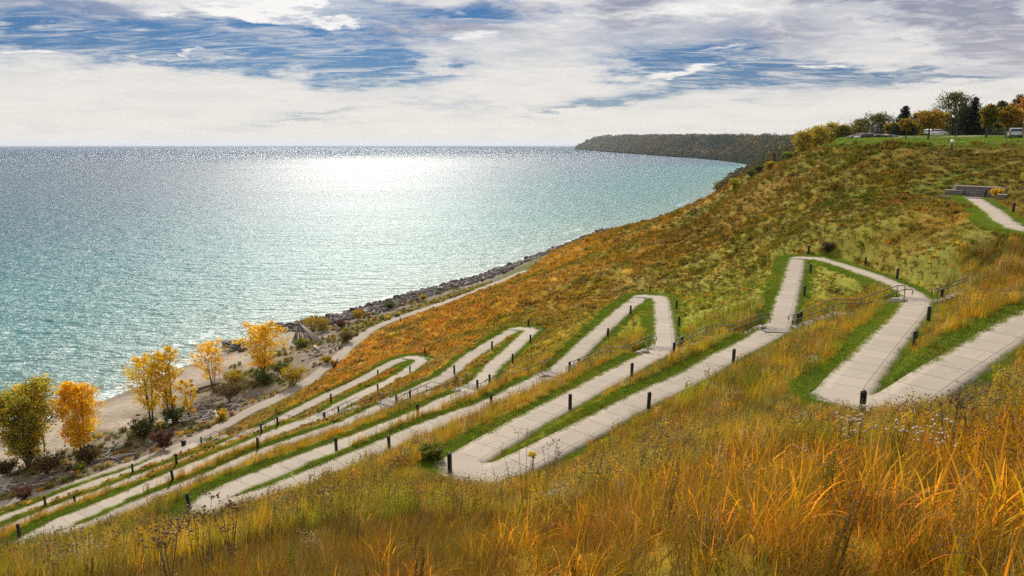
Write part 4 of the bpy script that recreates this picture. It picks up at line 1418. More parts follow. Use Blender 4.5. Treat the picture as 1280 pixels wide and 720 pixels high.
# ---------------------------------------------------------------- stairs with handrails
CONC2 = simple('stair_concrete', (.2, .17, .14), .85, var=.15, scale=3, bump=.01)
RAILM = simple('weathered_rail', (.10, .085, .07), .5, metal=.4, var=.15)
ORD = ['topmost', 'second', 'third', 'fourth', 'fifth', 'sixth', 'seventh', 'eighth', 'lowest']
for i in range(len(CROSS)-1):
    a, b = CROSS[i], CROSS[i+1]
    d = (b-a)[:2]; L = np.linalg.norm(d); d = d/L
    nrm = np.array([-d[1], d[0]])
    m0, m1 = 1.05, 1.15
    o = (b[0]-d[0]*m1, b[1]-d[1]*m1, b[2])
    run = L-m0-m1
    rise = a[2]-b[2]
    st = thing('stair_flight', '%s flight of the concrete stairs that cuts straight down across the zigzag path' % ORD[i], 'stairs', o, math.atan2(-d[1], -d[0]), 'stair flights cutting across the zigzag path')
    # local +x climbs
    nst = max(4, int(round(rise/.165)))
    rh = rise/nst
    flat = min(1.6, run*.22)
    tread = (run-flat)/nst
    prof = [(0, 0)]
    x, z = 0.0, 0.0
    for k in range(nst):
        z += rh; prof.append((x, z)); x += tread; 
        if k == nst//2: x += flat
        prof.append((x, z))
    V, Fc = [], []
    w = .62
    for (x_, z_) in prof:
        V += [(x_, -w, z_), (x_, w, z_)]
    nb = len(V)
    for (x_, z_) in prof:
        V += [(x_, -w, z_-.5), (x_, w, z_-.5)]
    for k in range(len(prof)-1):
        c = 2*k
        Fc.append((c, c+2, c+3, c+1))
        Fc.append((c, c+nb, c+2+nb, c+2))
        Fc.append((c+1, c+3, c+3+nb, c+1+nb))
    mesh_obj('steps', V, Fc, CONC2, st)
    MB().box((-m1+.0, 0, -.04), (2.3, 2.1, .1)).obj('landing', CONC2, st)
    xm0 = (nst//2+1)*tread; xm1 = xm0+flat
    zm = (nst//2+1)*rh
    for sgn in (-1, 1):
        y = sgn*.66
        key = [(-.25, y, .55), (-.30, y, .80), (-.12, y, .93), (.1, y, .95), (xm0-tread*.3, y, zm+.93), (xm1-.05, y, zm+.95), (run-.1, y, rise+.95), (run+.35, y, rise+.95), (run+.45, y, rise+.8), (run+.40, y, rise+.55)]
        hr = MB().tube(key, .034, 6).obj('handrail', RAILM, st, smooth=True)
        pm = MB()
        npz = max(3, int(run/2.0))
        for k in range(npz+1):
            xx = .1+(run-.2)*k/npz
            zt = np.interp(xx, [.1, xm0, xm1, run], [.95, zm+.95, zm+.95, rise+.95])
            MB().tube([(xx, y, zt-1.25), (xx, y, zt-.02)], .03, 6).obj('post', RAILM, hr)

# ---------------------------------------------------------------- bollard lights
BLK = simple('black_painted_metal', (.012, .012, .013), .42, var=.2, spec=.5)
LENS = simple('frosted_lens', (.30, .29, .26), .3, var=.05)
bol = thing('bollard_light', 'x', 'bollard light', (0, 0, 0))
MB().lathe([(.17, -.03), (.17, .02), (.12, .03)], n=18).obj('base_plate', BLK, bol)
MB().lathe([(.108, .02), (.108, .74), (.104, .75)], n=18).obj('post', BLK, bol, smooth=False)
lm = MB().lathe([(.075, .75), (.075, .87)], n=16).obj('lens', LENS, bol)
for k in range(3):
    MB().lathe([(.077, .768+k*.03), (.110, .762+k*.03), (.110, .772+k*.03), (.077, .778+k*.03)], n=18).obj('louvre', BLK, bol)
MB().lathe([(.110, .855), (.112, .93), (.104, .98), (.080, 1.02), (.045, 1.045), (.006, 1.055)], n=18).obj('cap', BLK, bol, smooth=True)
bolt = tree_of(bol)
BOLL = [
    ('on the overlook path by the yellow shrub', [(1231, 248)]), ('on the overlook path near the right edge of the photo', [(1266, 267.5)]),
    ('at the nearest hairpin on the right', [(1077, 522)]),
    ('on the second lane', [(1142, 438), (1160, 403)]), ('beside the handrail above the second lane', [(1176.5, 378)]),
    ('above the second lane under the far slope', [(1121, 350), (1081, 334)]), ('at the top of the right-hand hairpin', [(1010.5, 318)]),
    ('on the third lane inside the right-hand hairpin', [(1012.5, 342.5), (1005, 371.5)]), ('where the stairs reach the third lane', [(996.5, 409), (1000.5, 405)]),
    ('on the third lane', [(916.5, 455), (810.5, 512.5)]), ('at the nearest hairpin in the middle', [(562.5, 593)]),
    ('on the fourth lane', [(712.5, 513), (789.5, 471.5)]), ('where the stairs reach the fourth lane', [(842, 444), (852, 436)]),
    ('right of the fourth lane near its hairpin', [(848.7, 409), (845.5, 387)]), ('at the top of the middle hairpin', [(812.5, 366.5)]),
    ('on the fifth lane near its upper hairpin', [(788, 394), (759.5, 424)]), ('where the stairs reach the fifth lane', [(723.5, 463), (712, 467)]),
    ('on the lower half of the fifth lane', [(614, 508), (486.5, 563)]), ('at the left end of the fifth lane', [(236.5, 637)]),
    ('on the sixth lane', [(420.5, 564), (522.5, 520)]), ('where the stairs reach the sixth lane', [(597, 488.5), (612, 481.5)]),
    ('on the sixth lane near its upper hairpin', [(640.7, 454), (663, 429)]), ('at the tip of the sixth lane hairpin', [(660.5, 408.5)]),
    ('on the seventh lane', [(615, 437.5), (568, 467.5)]), ('where the stairs reach the seventh lane', [(512.5, 500), (495.5, 505.5)]),
    ('at the left end of the seventh lane', [(25, 672)]), ('on the eighth lane', [(322.5, 562), (216, 601.5)]), ('where the stairs reach the eighth lane', [(406, 527), (423.5, 519.5)]),
    ('on the eighth lane near its hairpin', [(472.5, 490), (512.5, 466.5)]), ('at the tip of the lowest hairpin', [(531, 443)]),
    ('on the ninth lane', [(472.5, 471.5), (413.7, 502.5), (221, 581)]), ('where the stairs reach the ninth lane', [(347, 533), (327, 541.5)]), ('at the foot of the stairs by the beach path', [(252, 555.5)]),
    ('on the lowest lane', [(166, 591), (57, 632.5), (94, 631)]), ('beside the beach path', [(500.5, 402.5)]),
]
first = True
OR2 = ['nearer', 'farther', 'third']
for where, lst in BOLL:
    for k, (bx, by) in enumerate(lst):
        p = hit(bx, by)
        if len(lst) == 1: lab = 'black bollard light '+where
        else:
            xs_ = sorted(q[0] for q in lst)
            if len(lst) == 2: nm_ = 'left one of the two' if bx == xs_[0] else 'right one of the two'
            else: nm_ = ['leftmost', 'middle', 'rightmost'][xs_.index(bx)]+' of the three'
            lab = '%s black bollard lights %s' % (nm_, where)
        if first:
            bol.location = p; bol['label'] = lab; bol['group'] = 'bollard lights along the zigzag path'; first = False
            c = bol
        else:
            c = copy_tree(bol, bolt, p, random.random()*6, lab)
        c.rotation_euler = (R(random.uniform(-1.5, 1.5)), R(random.uniform(-1.5, 1.5)), random.random()*6)

# ---------------------------------------------------------------- rocks
def rock_mesh(seed, flat=.7, ico=2):
    import bmesh
    bm = bmesh.new()
    bmesh.ops.create_icosphere(bm, subdivisions=ico, radius=.5)
    r = np.random.default_rng(seed)
    pl = [(lambda v: v/np.linalg.norm(v))(r.normal(size=3)) for _ in range(11)]
    off = r.uniform(.30, .44, 11)
    for v in bm.verts:
        c = np.array(v.co)
        for n_, o_ in zip(pl, off):
            q = c@n_
            if q > o_: c = c-n_*(q-o_)*.95
        c = c*np.array([1.25, .95, flat])+r.normal(size=3)*.008
        v.co = c
    V = [tuple(v.co) for v in bm.verts]; Fc = [tuple(v.index for v in f.verts) for f in bm.faces]
    bm.free()
    return V, Fc


ROCKM = [simple('grey_rock', (.095, .085, .078), .85, var=.3, scale=2.5, bump=.04), simple('brown_rock', (.085, .066, .055), .85, var=.3, scale=2.5, bump=.04), simple('pale_rock', (.34, .30, .27), .85, var=.2, scale=2.5, bump=.03)]
RK = [mesh_obj('boulder', *rock_mesh(100+k, .6+.05*k), ROCKM[(k % 5 == 4)*2 or k % 2], link=False).data for k in range(8)]


def put_rock(p, s, lab, grp, k=None, name='boulder', cat='boulder'):
    o = bpy.data.objects.new(name, RK[random.randrange(8) if k is None else k])
    COL.objects.link(o)
    o.location = p; o.scale = (s*random.uniform(.8, 1.25), s*random.uniform(.8, 1.2), s*random.uniform(.75, 1.1))
    o.rotation_euler = (random.uniform(-.35, .35), random.uniform(-.35, .35), random.random()*6.28)
    tag(o, lab, cat, grp)
    return o


# points along the waterline, arc length from the small point onwards
def shore_at(px_list):
    return [PZ(x, y, 0) for x, y in px_list]


for k in range(16):
    q = hit(random.uniform(281, 303), 441-random.uniform(0, 12)+0)
    q = PZ(random.uniform(282, 306), 440-random.uniform(0, 11), .3)
    put_rock((q[0], q[1], max(.2, float(ground(q[0], q[1])))+random.uniform(0, .9)), random.uniform(1.2, 2.3), 'dark boulder in the small pile at the water edge beside the orange tree', 'boulders of the small pile at the water edge')
LINE = np.array([PZ(x, y, 0)[:2] for x, y in SHORE_PX[9:]]+[tuple(SH[18])])
sl_ = np.concatenate([[0], np.cumsum(np.linalg.norm(np.diff(LINE, axis=0), axis=1))])
tot = float(np.interp(755, [345, 755], [0, sl_[-2]]))
rr = random.Random(4)
for k in range(262):
    u = rr.random()**1.25*sl_[-2]*1.0
    j = min(np.searchsorted(sl_, u, side='right')-1, len(LINE)-2)
    f = (u-sl_[j])/(sl_[j+1]-sl_[j])
    q = LINE[j]*(1-f)+LINE[j+1]*f
    dd = LINE[j+1]-LINE[j]; dd /= np.linalg.norm(dd)
    inn = np.array([dd[1], -dd[0]])
    wd = 7.5 if u > 26 else 11
    off = rr.uniform(-1.0, wd)
    q = q+inn*off
    s = rr.uniform(1.1, 2.3)*(1.1-.04*max(0, off))
    put_rock((q[0], q[1], max(0, float(ground(*q)))+rr.uniform(-.1, .55)), s, 'grey boulder in the rough stone bank along the lake edge', 'boulders armouring the lake edge')
# the smaller stones between them read as one mass
m_ = 5200
u = rng.random(m_)**1.2*sl_[-1]
j = np.clip(np.searchsorted(sl_, u, side='right')-1, 0, len(LINE)-2)
f = ((u-sl_[j])/(sl_[j+1]-sl_[j]))[:, None]
q = LINE[j]*(1-f)+LINE[j+1]*f
dd = LINE[j+1]-LINE[j]; dd /= np.linalg.norm(dd, axis=1)[:, None]
off = rng.uniform(-1.2, 1, m_)*0+rng.random(m_)*(11-3*sstep(20, 60, u))-1.2
q = q+np.stack([dd[:, 1], -dd[:, 0]], 1)*off[:, None]
s_, te_ = cover_masks(q[:, 0], q[:, 1])
q = q[te_ > 2.5]
zq = np.maximum(ground(q[:, 0], q[:, 1]), 0)
# loose stones on the beach too
qb = np.vstack([np.stack([rng.normal(0, sx, 260)+hit(cx, cy)[0], rng.normal(0, sx, 260)+hit(cx, cy)[1]], 1) for cx, cy, sx in [(420, 432, 4.5), (280, 515, 3.5), (240, 525, 4), (150, 570, 4.5), (60, 605, 4.5)]])
s_, te_ = cover_masks(qb[:, 0], qb[:, 1]); qb = qb[(te_ > 1.6)]
zb = ground(qb[:, 0], qb[:, 1])
Pq = np.vstack([np.c_[q, zq+.1], np.c_[qb, zb]])
sq = np.concatenate([.35+.9*rng.random(len(q))**2, .15+.5*rng.random(len(qb))**2])
scatter('shore_stones', Pq, np.full((len(Pq), 3), .5), sq, rng.random((len(Pq), 3))*np.array([1, 1, 6]), rng.integers(0, 8, len(Pq)), [bpy.data.objects.new('stone', m) for m in RK], 'grey stones lying between the boulders and on the beach')

# pale stones beside the stair landings
for c, dx in [((1128, 377), 5), ((1121, 378), 5), ((953, 411), 5), ((946, 412), 4), ((940, 415), 4), ((806, 441), 4), ((799, 443), 4), ((683, 471), 3), ((1010, 412), 4), ((1022, 408), 4), ((1040, 402), 4), ((893, 424), 4), ((889, 425), 3), ((573, 490), 3)]:
    p = hit(*c)
    put_rock(p+np.array([0, 0, .12]), random.uniform(.5, .85), 'pale stone lying beside the stairs', 'pale stones beside the stairs', 4, 'stone', 'stone')

# ---------------------------------------------------------------- driftwood
WOODM = simple('silvered_wood', (.36, .31, .265), .8, var=.25, scale=6, bump=.02)
WOODD = simple('dark_wood', (.16, .125, .10), .85, var=.3, scale=6, bump=.02)


def log_mesh(seed, mat, L=1.0, r0=.06):
    r = np.random.default_rng(seed)
    n = 8
    P = [(L*(t/(n-1)-.5), float(r.normal(0, .012)*L), float(r.normal(0, .01)*L)) for t in range(n)]
    rad = [r0*(1-.55*t/(n-1))*(1+.12*r.normal()) for t in range(n)]
    mb = MB().tube(P, rad, 8)
    for k in range(3):
        j = int(r.integers(1, 6))
        b = np.array(P[j]); d = r.normal(size=3); d[0] = abs(d[0]); d /= np.linalg.norm(d)
        mb.tube([tuple(b), tuple(b+d*L*.07), tuple(b+d*L*.13+np.array([0, 0, .02]))], [rad[j]*.4, rad[j]*.28, rad[j]*.1], 5)
    return mb.obj('driftwood_log', mat, link=False, smooth=True).data


LG = [log_mesh(200+k, WOODM if k % 3 else WOODD, 1.0, .045+.01*(k % 3)) for k in range(6)]
LZ = [(260, 518, 9, 3.0, 9), (300, 507, 9, 2.4, 9), (240, 525, 10, 3, 5), (150, 568, 12, 4, 12), (195, 551, 10, 3, 6), (70, 597, 16, 4, 10), (20, 612, 14, 3, 8), (430, 432, 10, 4, 8), (400, 440, 9, 3, 4), (600, 360, 35, 3, 5), (500, 388, 20, 3, 5)]
LNAME = {0: 'beside the beach path in the middle of the beach', 3: 'on the dark litter below the orange tree', 5: 'at the far left of the beach', 7: 'among the stones near the log tepee', 9: 'on the stone bank'}
cur = LNAME[0]
for zi, (cx, cy, sx, sy, nn_) in enumerate(LZ):
    cur = LNAME.get(zi, cur)
    for k in range(nn_):
        p = hit(cx+random.gauss(0, sx), cy+random.gauss(0, sy))
        te__ = float(cover_masks(p[:1], p[1:2])[1][0])
        if te__ < 1.6: continue
        o = bpy.data.objects.new('driftwood_log', LG[random.randrange(6)])
        COL.objects.link(o)
        Lg = random.uniform(1.2, 4.2)
        o.scale = (Lg, Lg*.9, Lg*.9)
        o.location = p+np.array([0, 0, .08*Lg*.5+.03])
        o.rotation_euler = (random.random()*6, random.uniform(-.08, .08), random.gauss(.75, .6))
        tag(o, 'bleached driftwood log '+cur, 'driftwood', 'driftwood logs '+cur)
for lab, (x0, y0), (x1, y1), r_, mt in [('long pale driftwood log with a raised end by the beach path', (289, 512), (301, 501), .16, WOODM), ('thick dark log across the sand under the orange tree', (240, 493), (275, 482), .35, WOODD),
                                        ('short white log standing out on the gravel', (393, 435), (399, 441), .28, WOODM), ('dark log on the gravel below the tepee', (390, 460), (400, 456), .14, WOODD), ('white log beside the yellow bush', (348, 470), (352, 476), .22, WOODM),
                                        ('crooked pale branch on the litter by the bin', (183, 552), (196, 548), .10, WOODM)]:
    p, q = hit(x0, y0), hit(x1, y1)
    p[2] += r_; q[2] += r_*1.3
    m = (p+q)/2+np.array([0, 0, .08])
    th = MB().tube([p-p, (m-p), (q-p)], [r_, r_*.85, r_*.6], 9)
    o = th.obj('driftwood_log', mt, smooth=True); o.location = p
    tag(o, lab, 'driftwood', None)

# log tepee
tp = hit(381, 427)
te_o = thing('log_tepee', 'tepee of long grey driftwood poles leaning together on the stony shore', 'driftwood shelter', tp)
k_ = mpp(tp)
apex = np.array([-1.0, .3, 3.6])
rr = random.Random(8)
for k in range(19):
    a = k/19*6.283+rr.uniform(-.15, .15)
    rad = rr.uniform(1.7, 2.5)
    base = np.array([math.cos(a)*rad*1.1, math.sin(a)*rad, -.1])
    top = apex+np.array([rr.gauss(0, .18), rr.gauss(0, .18), 0])+(apex-base)/np.linalg.norm(apex-base)*rr.uniform(.2, 1.1)
    mid = (base+top)/2+np.array([rr.gauss(0, .06)]*3)
    MB().tube([base, mid, top], [.13, .11, .06], 7).obj('pole', WOODD if k % 3 else WOODM, te_o, smooth=True)
for k in range(5):
    base = np.array([2.9+.35*k, -1.6+.2*k, -.1]); top = np.array([-1.2+.2*k, .2, 4.2-.2*k])
    MB().tube([base, (base+top)/2, top], [.17, .14, .08], 8).obj('pole', WOODM, te_o, smooth=True)
sp = hit(377.5, 412)
o = MB().tube([(0, 0, -.2), (.03, 0, 1.5), (-.02, 0, 3.0)], [.09, .07, .04], 7).obj('dead_pole', WOODD, smooth=True)
o.location = sp
tag(o, 'thin upright dead pole standing behind the log tepee', 'pole')

# ---------------------------------------------------------------- trees and bushes
LEAFM = leafmat('tree_leaf', 'tint', False, trans=.55, var=.3)
BARK = simple('dark_bark', (.055, .042, .032), .9, var=.25, scale=10, bump=.02)
BARKL = simple('grey_bark', (.13, .11, .09), .9, var=.25, scale=10, bump=.02)


def grow(seed, Ht, spread, stems=1, limb_from=.3, nl=14, nt=5, rise=.6, shape='oval', leafn=3000, leaf=.2, cl=.45, cols=((.5, .3, .04),), trunk_r=.12, stem_lean=.12, weep=0.0, wts=None, gap=.0):
    r = np.random.default_rng(seed)
    tr = MB(); tips = []
    cols = np.array(cols, float)
    for s in range(stems):
        a0 = 6.283*s/stems+r.random()
        lean = stem_lean*(stems > 1)+.03
        hs = Ht*(.82+.18*r.random() if stems > 1 else .96)
        P = []
        for t in np.linspace(0, 1, 9):
            P.append(np.array([math.cos(a0)*lean*hs*t**1.1+.012*hs*math.sin(5*t+a0), math.sin(a0)*lean*hs*t**1.1+.012*hs*math.cos(4*t+a0), hs*t]))
        R0 = trunk_r/math.sqrt(stems)
        tr.tube([P[0]-np.array([0, 0, .3])]+P, [R0*1.25]+[R0*(1-.9*t)+.008 for t in np.linspace(0, 1, 9)], 7)
        n_l = max(4, nl//stems)
        for k in range(n_l):
            t = limb_from+(1-limb_from)*(k+r.random())/n_l
            t = min(t, .98)
            u = (t-limb_from)/(1-limb_from)
            prof = {'oval': math.sin(math.pi*min(.97, u*.80+.16)), 'cone': 1-.93*u, 'flat': .55+.5*math.sin(math.pi*u), 'vase': .35+.65*math.sin(math.pi*min(1, u*.7+.15))}[shape]
            az = k*2.399+a0+r.normal()*.3
            L = spread*prof*(.8+.35*r.random())
            b = P[0]*0
            i = t*8; j = min(7, int(i)); b = P[j]*(1-(i-j))+P[j+1]*(i-j)
            dr = np.array([math.cos(az), math.sin(az), rise*(1-.5*u)+r.normal()*.12])
            dr /= np.linalg.norm(dr)
            e = b+dr*L
            md = b+dr*L*.5+np.array([0, 0, L*.05])
            e[2] += L*.06-weep*L
            r1 = max(.012, R0*.42*(1-.6*t))
            tr.tube([b, md, e], [r1, r1*.65, r1*.25], 5)
            for m in range(nt):
                f = .3+.7*(m+r.random())/nt
                q = (b*(1-f)+e*f) if f > .5 else (b*(1-f)+md*f)
                q = b+(e-b)*f+np.array([0, 0, L*.10*math.sin(math.pi*f)])
                d2 = dr*.5+r.normal(size=3)*.75; d2[2] = d2[2]*.7+.2-weep; d2 /= np.linalg.norm(d2)
                l2 = L*.34*(.6+.7*r.random())
                e2 = q+d2*l2
                tr.tube([q, e2], [r1*.32, r1*.12], 4, False)
                tips.append((q, e2))
    tips = [tp_ for tp_ in tips if r.random() > gap]
    per = max(1, leafn//max(1, len(tips)))
    cen, tint = [], []
    for q, e2 in tips:
        n_ = int(per*(.5+r.random()))
        f = r.random((n_, 1))**.7
        c = q+(e2-q)*f*1.1+r.normal(size=(n_, 3))*cl*np.array([1, 1, .8])*spread*.16
        cen.append(c)
        base = cols[r.choice(len(cols), p=wts)]
        tint.append(np.tile(base*(.8+.4*r.random()), (n_, 1)))
    c = np.vstack(cen); tint = np.vstack(tint)
    n_ = len(c)
    d = r.normal(size=(n_, 3)); d[:, 2] -= weep*2; d /= np.linalg.norm(d, axis=1)[:, None]
    e = np.cross(d, r.normal(size=(n_, 3))); e /= np.linalg.norm(e, axis=1)[:, None]
    f = (leaf*(.6+.8*r.random((n_, 1))))
    asp = .5 if not weep else .28
    V = np.stack([c-d*f*.5, c+e*f*asp*.6, c+d*f*.5, c-e*f*asp*.6], 1).reshape(-1, 3)
    Fc = np.arange(4*n_).reshape(-1, 4)
    var = np.repeat(r.random(n_), 4)
    return tr, V, Fc, var, np.repeat(tint, 4, axis=0)


def tree(name, label, p, Ht, spread, group=None, bark=None, cat='tree', **k):
    tr, V, Fc, var, tint = grow(Ht=Ht, spread=spread, **k)
    t = thing(name, label, cat, p, 0, group)
    tr.obj('trunk' if cat == 'tree' else 'stems', bark or BARK, t, smooth=True)
    mesh_obj('crown' if cat == 'tree' else 'foliage', V, Fc, LEAFM, t, cols={'var': var, 'tint': tint})
    return t


def conifer(name, label, p, Ht, rad, seed, col=(.022, .032, .02), group=None, n=26):
    r = np.random.default_rng(seed)
    tr = MB().tube([(0, 0, -.3), (0, 0, Ht*.5), (0, 0, Ht)], [.03*Ht, .02*Ht, .01], 8)
    C, T = [], []
    for k in range(n):
        t = .06+.92*k/n
        nb = max(4, int(11*(1-t)+4))
        for j in range(nb):
            a = 6.283*j/nb+k*.7+r.normal()*.15
            L = rad*(1-t)**.8*(.75+.45*r.random())+.15
            e = np.array([math.cos(a)*L, math.sin(a)*L, Ht*t-.10*L+.12*L*r.normal()])
            b = np.array([0, 0, Ht*t+.05*L])
            tr.tube([b, e], [.03, .01], 3, False)
            m = int(10+26*L/rad)
            f = r.random((m, 1))
            C.append(b+(e-b)*f+r.normal(size=(m, 3))*np.array([.16, .16, .12])*(L/rad+.3)*rad*.35); T.append(np.tile(np.array(col)*(.7+.7*r.random()), (m, 1)))
    c = np.vstack(C); tint = np.repeat(np.vstack(T), 4, axis=0); m = len(c)
    d = r.normal(size=(m, 3)); d[:, 2] *= .5; d /= np.linalg.norm(d, axis=1)[:, None]
    e = np.cross(d, r.normal(size=(m, 3))); e /= np.linalg.norm(e, axis=1)[:, None]
    f = .42*(.6+.8*r.random((m, 1)))
    V = np.stack([c-d*f*.5, c+e*f*.2, c+d*f*.5, c-e*f*.2], 1).reshape(-1, 3)
    t = thing(name, label, 'tree', p, 0, group)
    tr.obj('trunk', BARK, t)
    mesh_obj('crown', V, np.arange(4*m).reshape(-1, 4), LEAFM, t, cols={'var': np.repeat(r.random(m), 4), 'tint': tint})
    return t


YEL = ((.78, .54, .025), (.74, .46, .02), (.74, .58, .05))
ORA = ((.85, .53, .018), (.85, .58, .025), (.83, .47, .016))
OLV = ((.30, .28, .025), (.38, .33, .03), (.60, .43, .03), (.22, .21, .022))
bt = [  # px base, py base, top py, half width px, kind...
    ('willow', 'large olive green willow at the left edge of the beach', 36, 584, 478, 42, dict(seed=1, stems=7, limb_from=.05, nl=110, nt=7, rise=1.2, shape='oval', leafn=14000, leaf=.30, cl=.55, cols=OLV, wts=[.3, .34, .28, .08], gap=.22, trunk_r=.34, stem_lean=.20)),
    ('poplar', 'thin orange poplar just right of the willow, mostly hidden behind it', 55, 566, 478, 14, dict(seed=2, stems=1, limb_from=.35, nl=22, nt=5, rise=1.2, leafn=1300, leaf=.24, cl=.5, cols=ORA, trunk_r=.09)),
    ('poplar', 'full bright orange poplar between the willow and the yellow poplars', 104, 572, 467, 29, dict(seed=3, stems=3, limb_from=.14, nl=66, nt=7, rise=.9, gap=.12, leafn=11500, leaf=.26, cl=.6, cols=ORA, trunk_r=.16, stem_lean=.08)),
    ('poplar', 'left and wider one of the pair of airy yellow poplars', 189, 531, 436, 30, dict(seed=4, stems=3, limb_from=.14, nl=48, nt=6, rise=.9, leafn=4600, leaf=.27, cl=.55, cols=YEL, trunk_r=.2, stem_lean=.13, gap=.1)),
    ('poplar', 'right and taller one of the pair of airy yellow poplars', 214, 527, 432, 22, dict(seed=5, stems=2, limb_from=.14, nl=42, nt=6, rise=1.1, leafn=4600, leaf=.27, cl=.55, cols=YEL, trunk_r=.2, stem_lean=.06, gap=.05)),
    ('poplar', 'short yellow poplar right of the tall airy pair', 238, 524, 470, 11, dict(seed=6, stems=2, limb_from=.1, nl=24, nt=5, rise=1.0, leafn=1500, leaf=.25, cl=.55, cols=YEL, trunk_r=.08, stem_lean=.08)),
    ('poplar', 'sparse orange poplar with bare lower stems beside the small boulder pile', 267, 490, 427, 24, dict(seed=7, stems=4, limb_from=.25, nl=44, nt=5, rise=.8, leafn=2300, leaf=.3, cl=.6, cols=ORA, trunk_r=.16, stem_lean=.12, gap=.12)),
    ('poplar', 'rounded orange poplar nearest the log tepee', 329, 471, 405, 27, dict(seed=8, stems=4, limb_from=.12, nl=56, nt=6, rise=.7, leafn=5600, leaf=.32, cl=.6, cols=ORA+YEL, trunk_r=.18, stem_lean=.14, gap=.03)),
]
for nm, lab, bx, by, ty, hw, kw in bt:
    p = hit(bx, by)
    k = mpp(p)
    tree(nm, lab, p, (by-ty)*k*1.03, hw*k*.92, 'autumn trees on the beach' if nm == 'poplar' else None, **kw)

SH_YEL = ((.52, .34, .02), (.40, .27, .02), (.30, .24, .02))
SH_GRN = ((.07, .09, .02), (.10, .12, .022), (.14, .15, .03))
SH_RED = ((.13, .045, .03), (.10, .05, .03), (.16, .07, .035))
SH_BRN = ((.13, .09, .035), (.10, .09, .03), (.17, .10, .03))
bushes = [
    ('yellow bush at the foot of the sparse orange poplar', 293, 484, 18, 15, SH_YEL), ('round yellow bush beside the gravel track', 368, 482, 21, 17, SH_YEL), ('low green bush behind the round yellow bush', 351, 468, 9, 15, SH_GRN),
    ('low green shrub left of the round yellow bush', 330, 481, 10, 15, SH_GRN), ('dark green shrub under the airy yellow poplars', 218, 531, 18, 18, SH_GRN), ('dark green bush on the sand left of the yellow poplars', 180, 549, 24, 17, SH_GRN),
    ('reddish brown bush beside the thin post', 205, 563, 26, 12, SH_RED), ('wide brown and green thicket in the middle of the beach', 287, 502, 17, 26, SH_BRN), ('dark thicket around the trunk of the full orange poplar', 112, 578, 14, 18, SH_BRN), ('brown undergrowth at the foot of the willow', 60, 592, 14, 26, SH_BRN), ('brown undergrowth at the left edge of the photo', 8, 594, 14, 16, SH_BRN),
    ('yellow and green bush right behind the log tepee', 391, 416, 20, 13, SH_YEL), ('bright yellow bush right of the log tepee', 404, 414, 15, 9, SH_YEL), ('low lime green bush in front of the log tepee', 378, 434, 9, 9, ((.25, .25, .025), (.16, .2, .02))),
    ('dark red shrub among the boulders', 427, 411, 8, 8, SH_RED), ('yellow shrub at the water edge beyond the two people', 448, 400, 12, 8, SH_YEL), ('small yellow and green bush on the gravel', 409, 455, 10, 6, SH_YEL), ('yellow shrub beside the gravel track above the gravel beach', 433, 428, 10, 11, SH_BRN),
    ('small bright yellow shrub among the driftwood', 278, 524, 12, 4, ((.7, .5, .02),)), ('green shrub on the bank of boulders', 487, 387, 8, 8, SH_GRN), ('small yellow shrub on the stone bank', 529, 376, 6, 6, SH_YEL),
    ('dark brown bush at the lower left by the gravel track', 30, 626, 16, 14, SH_RED), ('lime green shrub by the litter bin', 100, 590, 8, 7, ((.25, .25, .025), (.16, .2, .02))),
    ('yellow bush standing out on the crest above the bay', 917, 233, 13, 5, ((.5, .42, .03), (.3, .3, .03))), ('yellow orange bush on the crest near the wooded shore', 962, 210, 10, 7, SH_YEL), ('dark green bush on the crest next to the bay', 948, 214, 8, 7, SH_GRN), ('dark bush on the crest farther down', 938, 219, 7, 5, SH_GRN),
    ('lime green bush on the crest below the yellow trees', 985, 199, 10, 9, ((.16, .21, .02), (.2, .24, .03))), ('yellow shrub in front of the stone overlook wall', 1246, 249, 14, 6.5, ((.66, .42, .02), (.6, .36, .02))),
    ('dark shrub on the slope above the right-hand hairpin', 1034, 316, 14, 9, SH_BRN), ('tuft of golden grass beside the ninth lane', 418, 461, 12, 4, ((.4, .28, .06), (.3, .18, .04))),
    ('green weedy bush at the hairpin below the middle of the photo', 540, 573, 10, 17, ((.13, .16, .02), (.2, .18, .03))), ('russet shrub just above the nearest grass', 500, 590, 11, 18, ((.36, .18, .03), (.3, .2, .04))),
]
for i, (lab, bx, by, hpx, hw, cs_) in enumerate(bushes):
    p = hit(bx, by)
    if by < 240 and bx < 1000:
        p = hit(bx, by+2)
    k = mpp(p)
    tree('shrub', lab, p-np.array([0, 0, .1]), max(.5, hpx*k), max(.4, hw*k*.85), None, cat='shrub', seed=300+i, stems=9, limb_from=.1, nl=54, nt=5, rise=.9, shape='oval', leafn=int(900+hw*90), leaf=.22 if k > .09 else .14, cl=.8, cols=cs_, trunk_r=.07, stem_lean=.42)

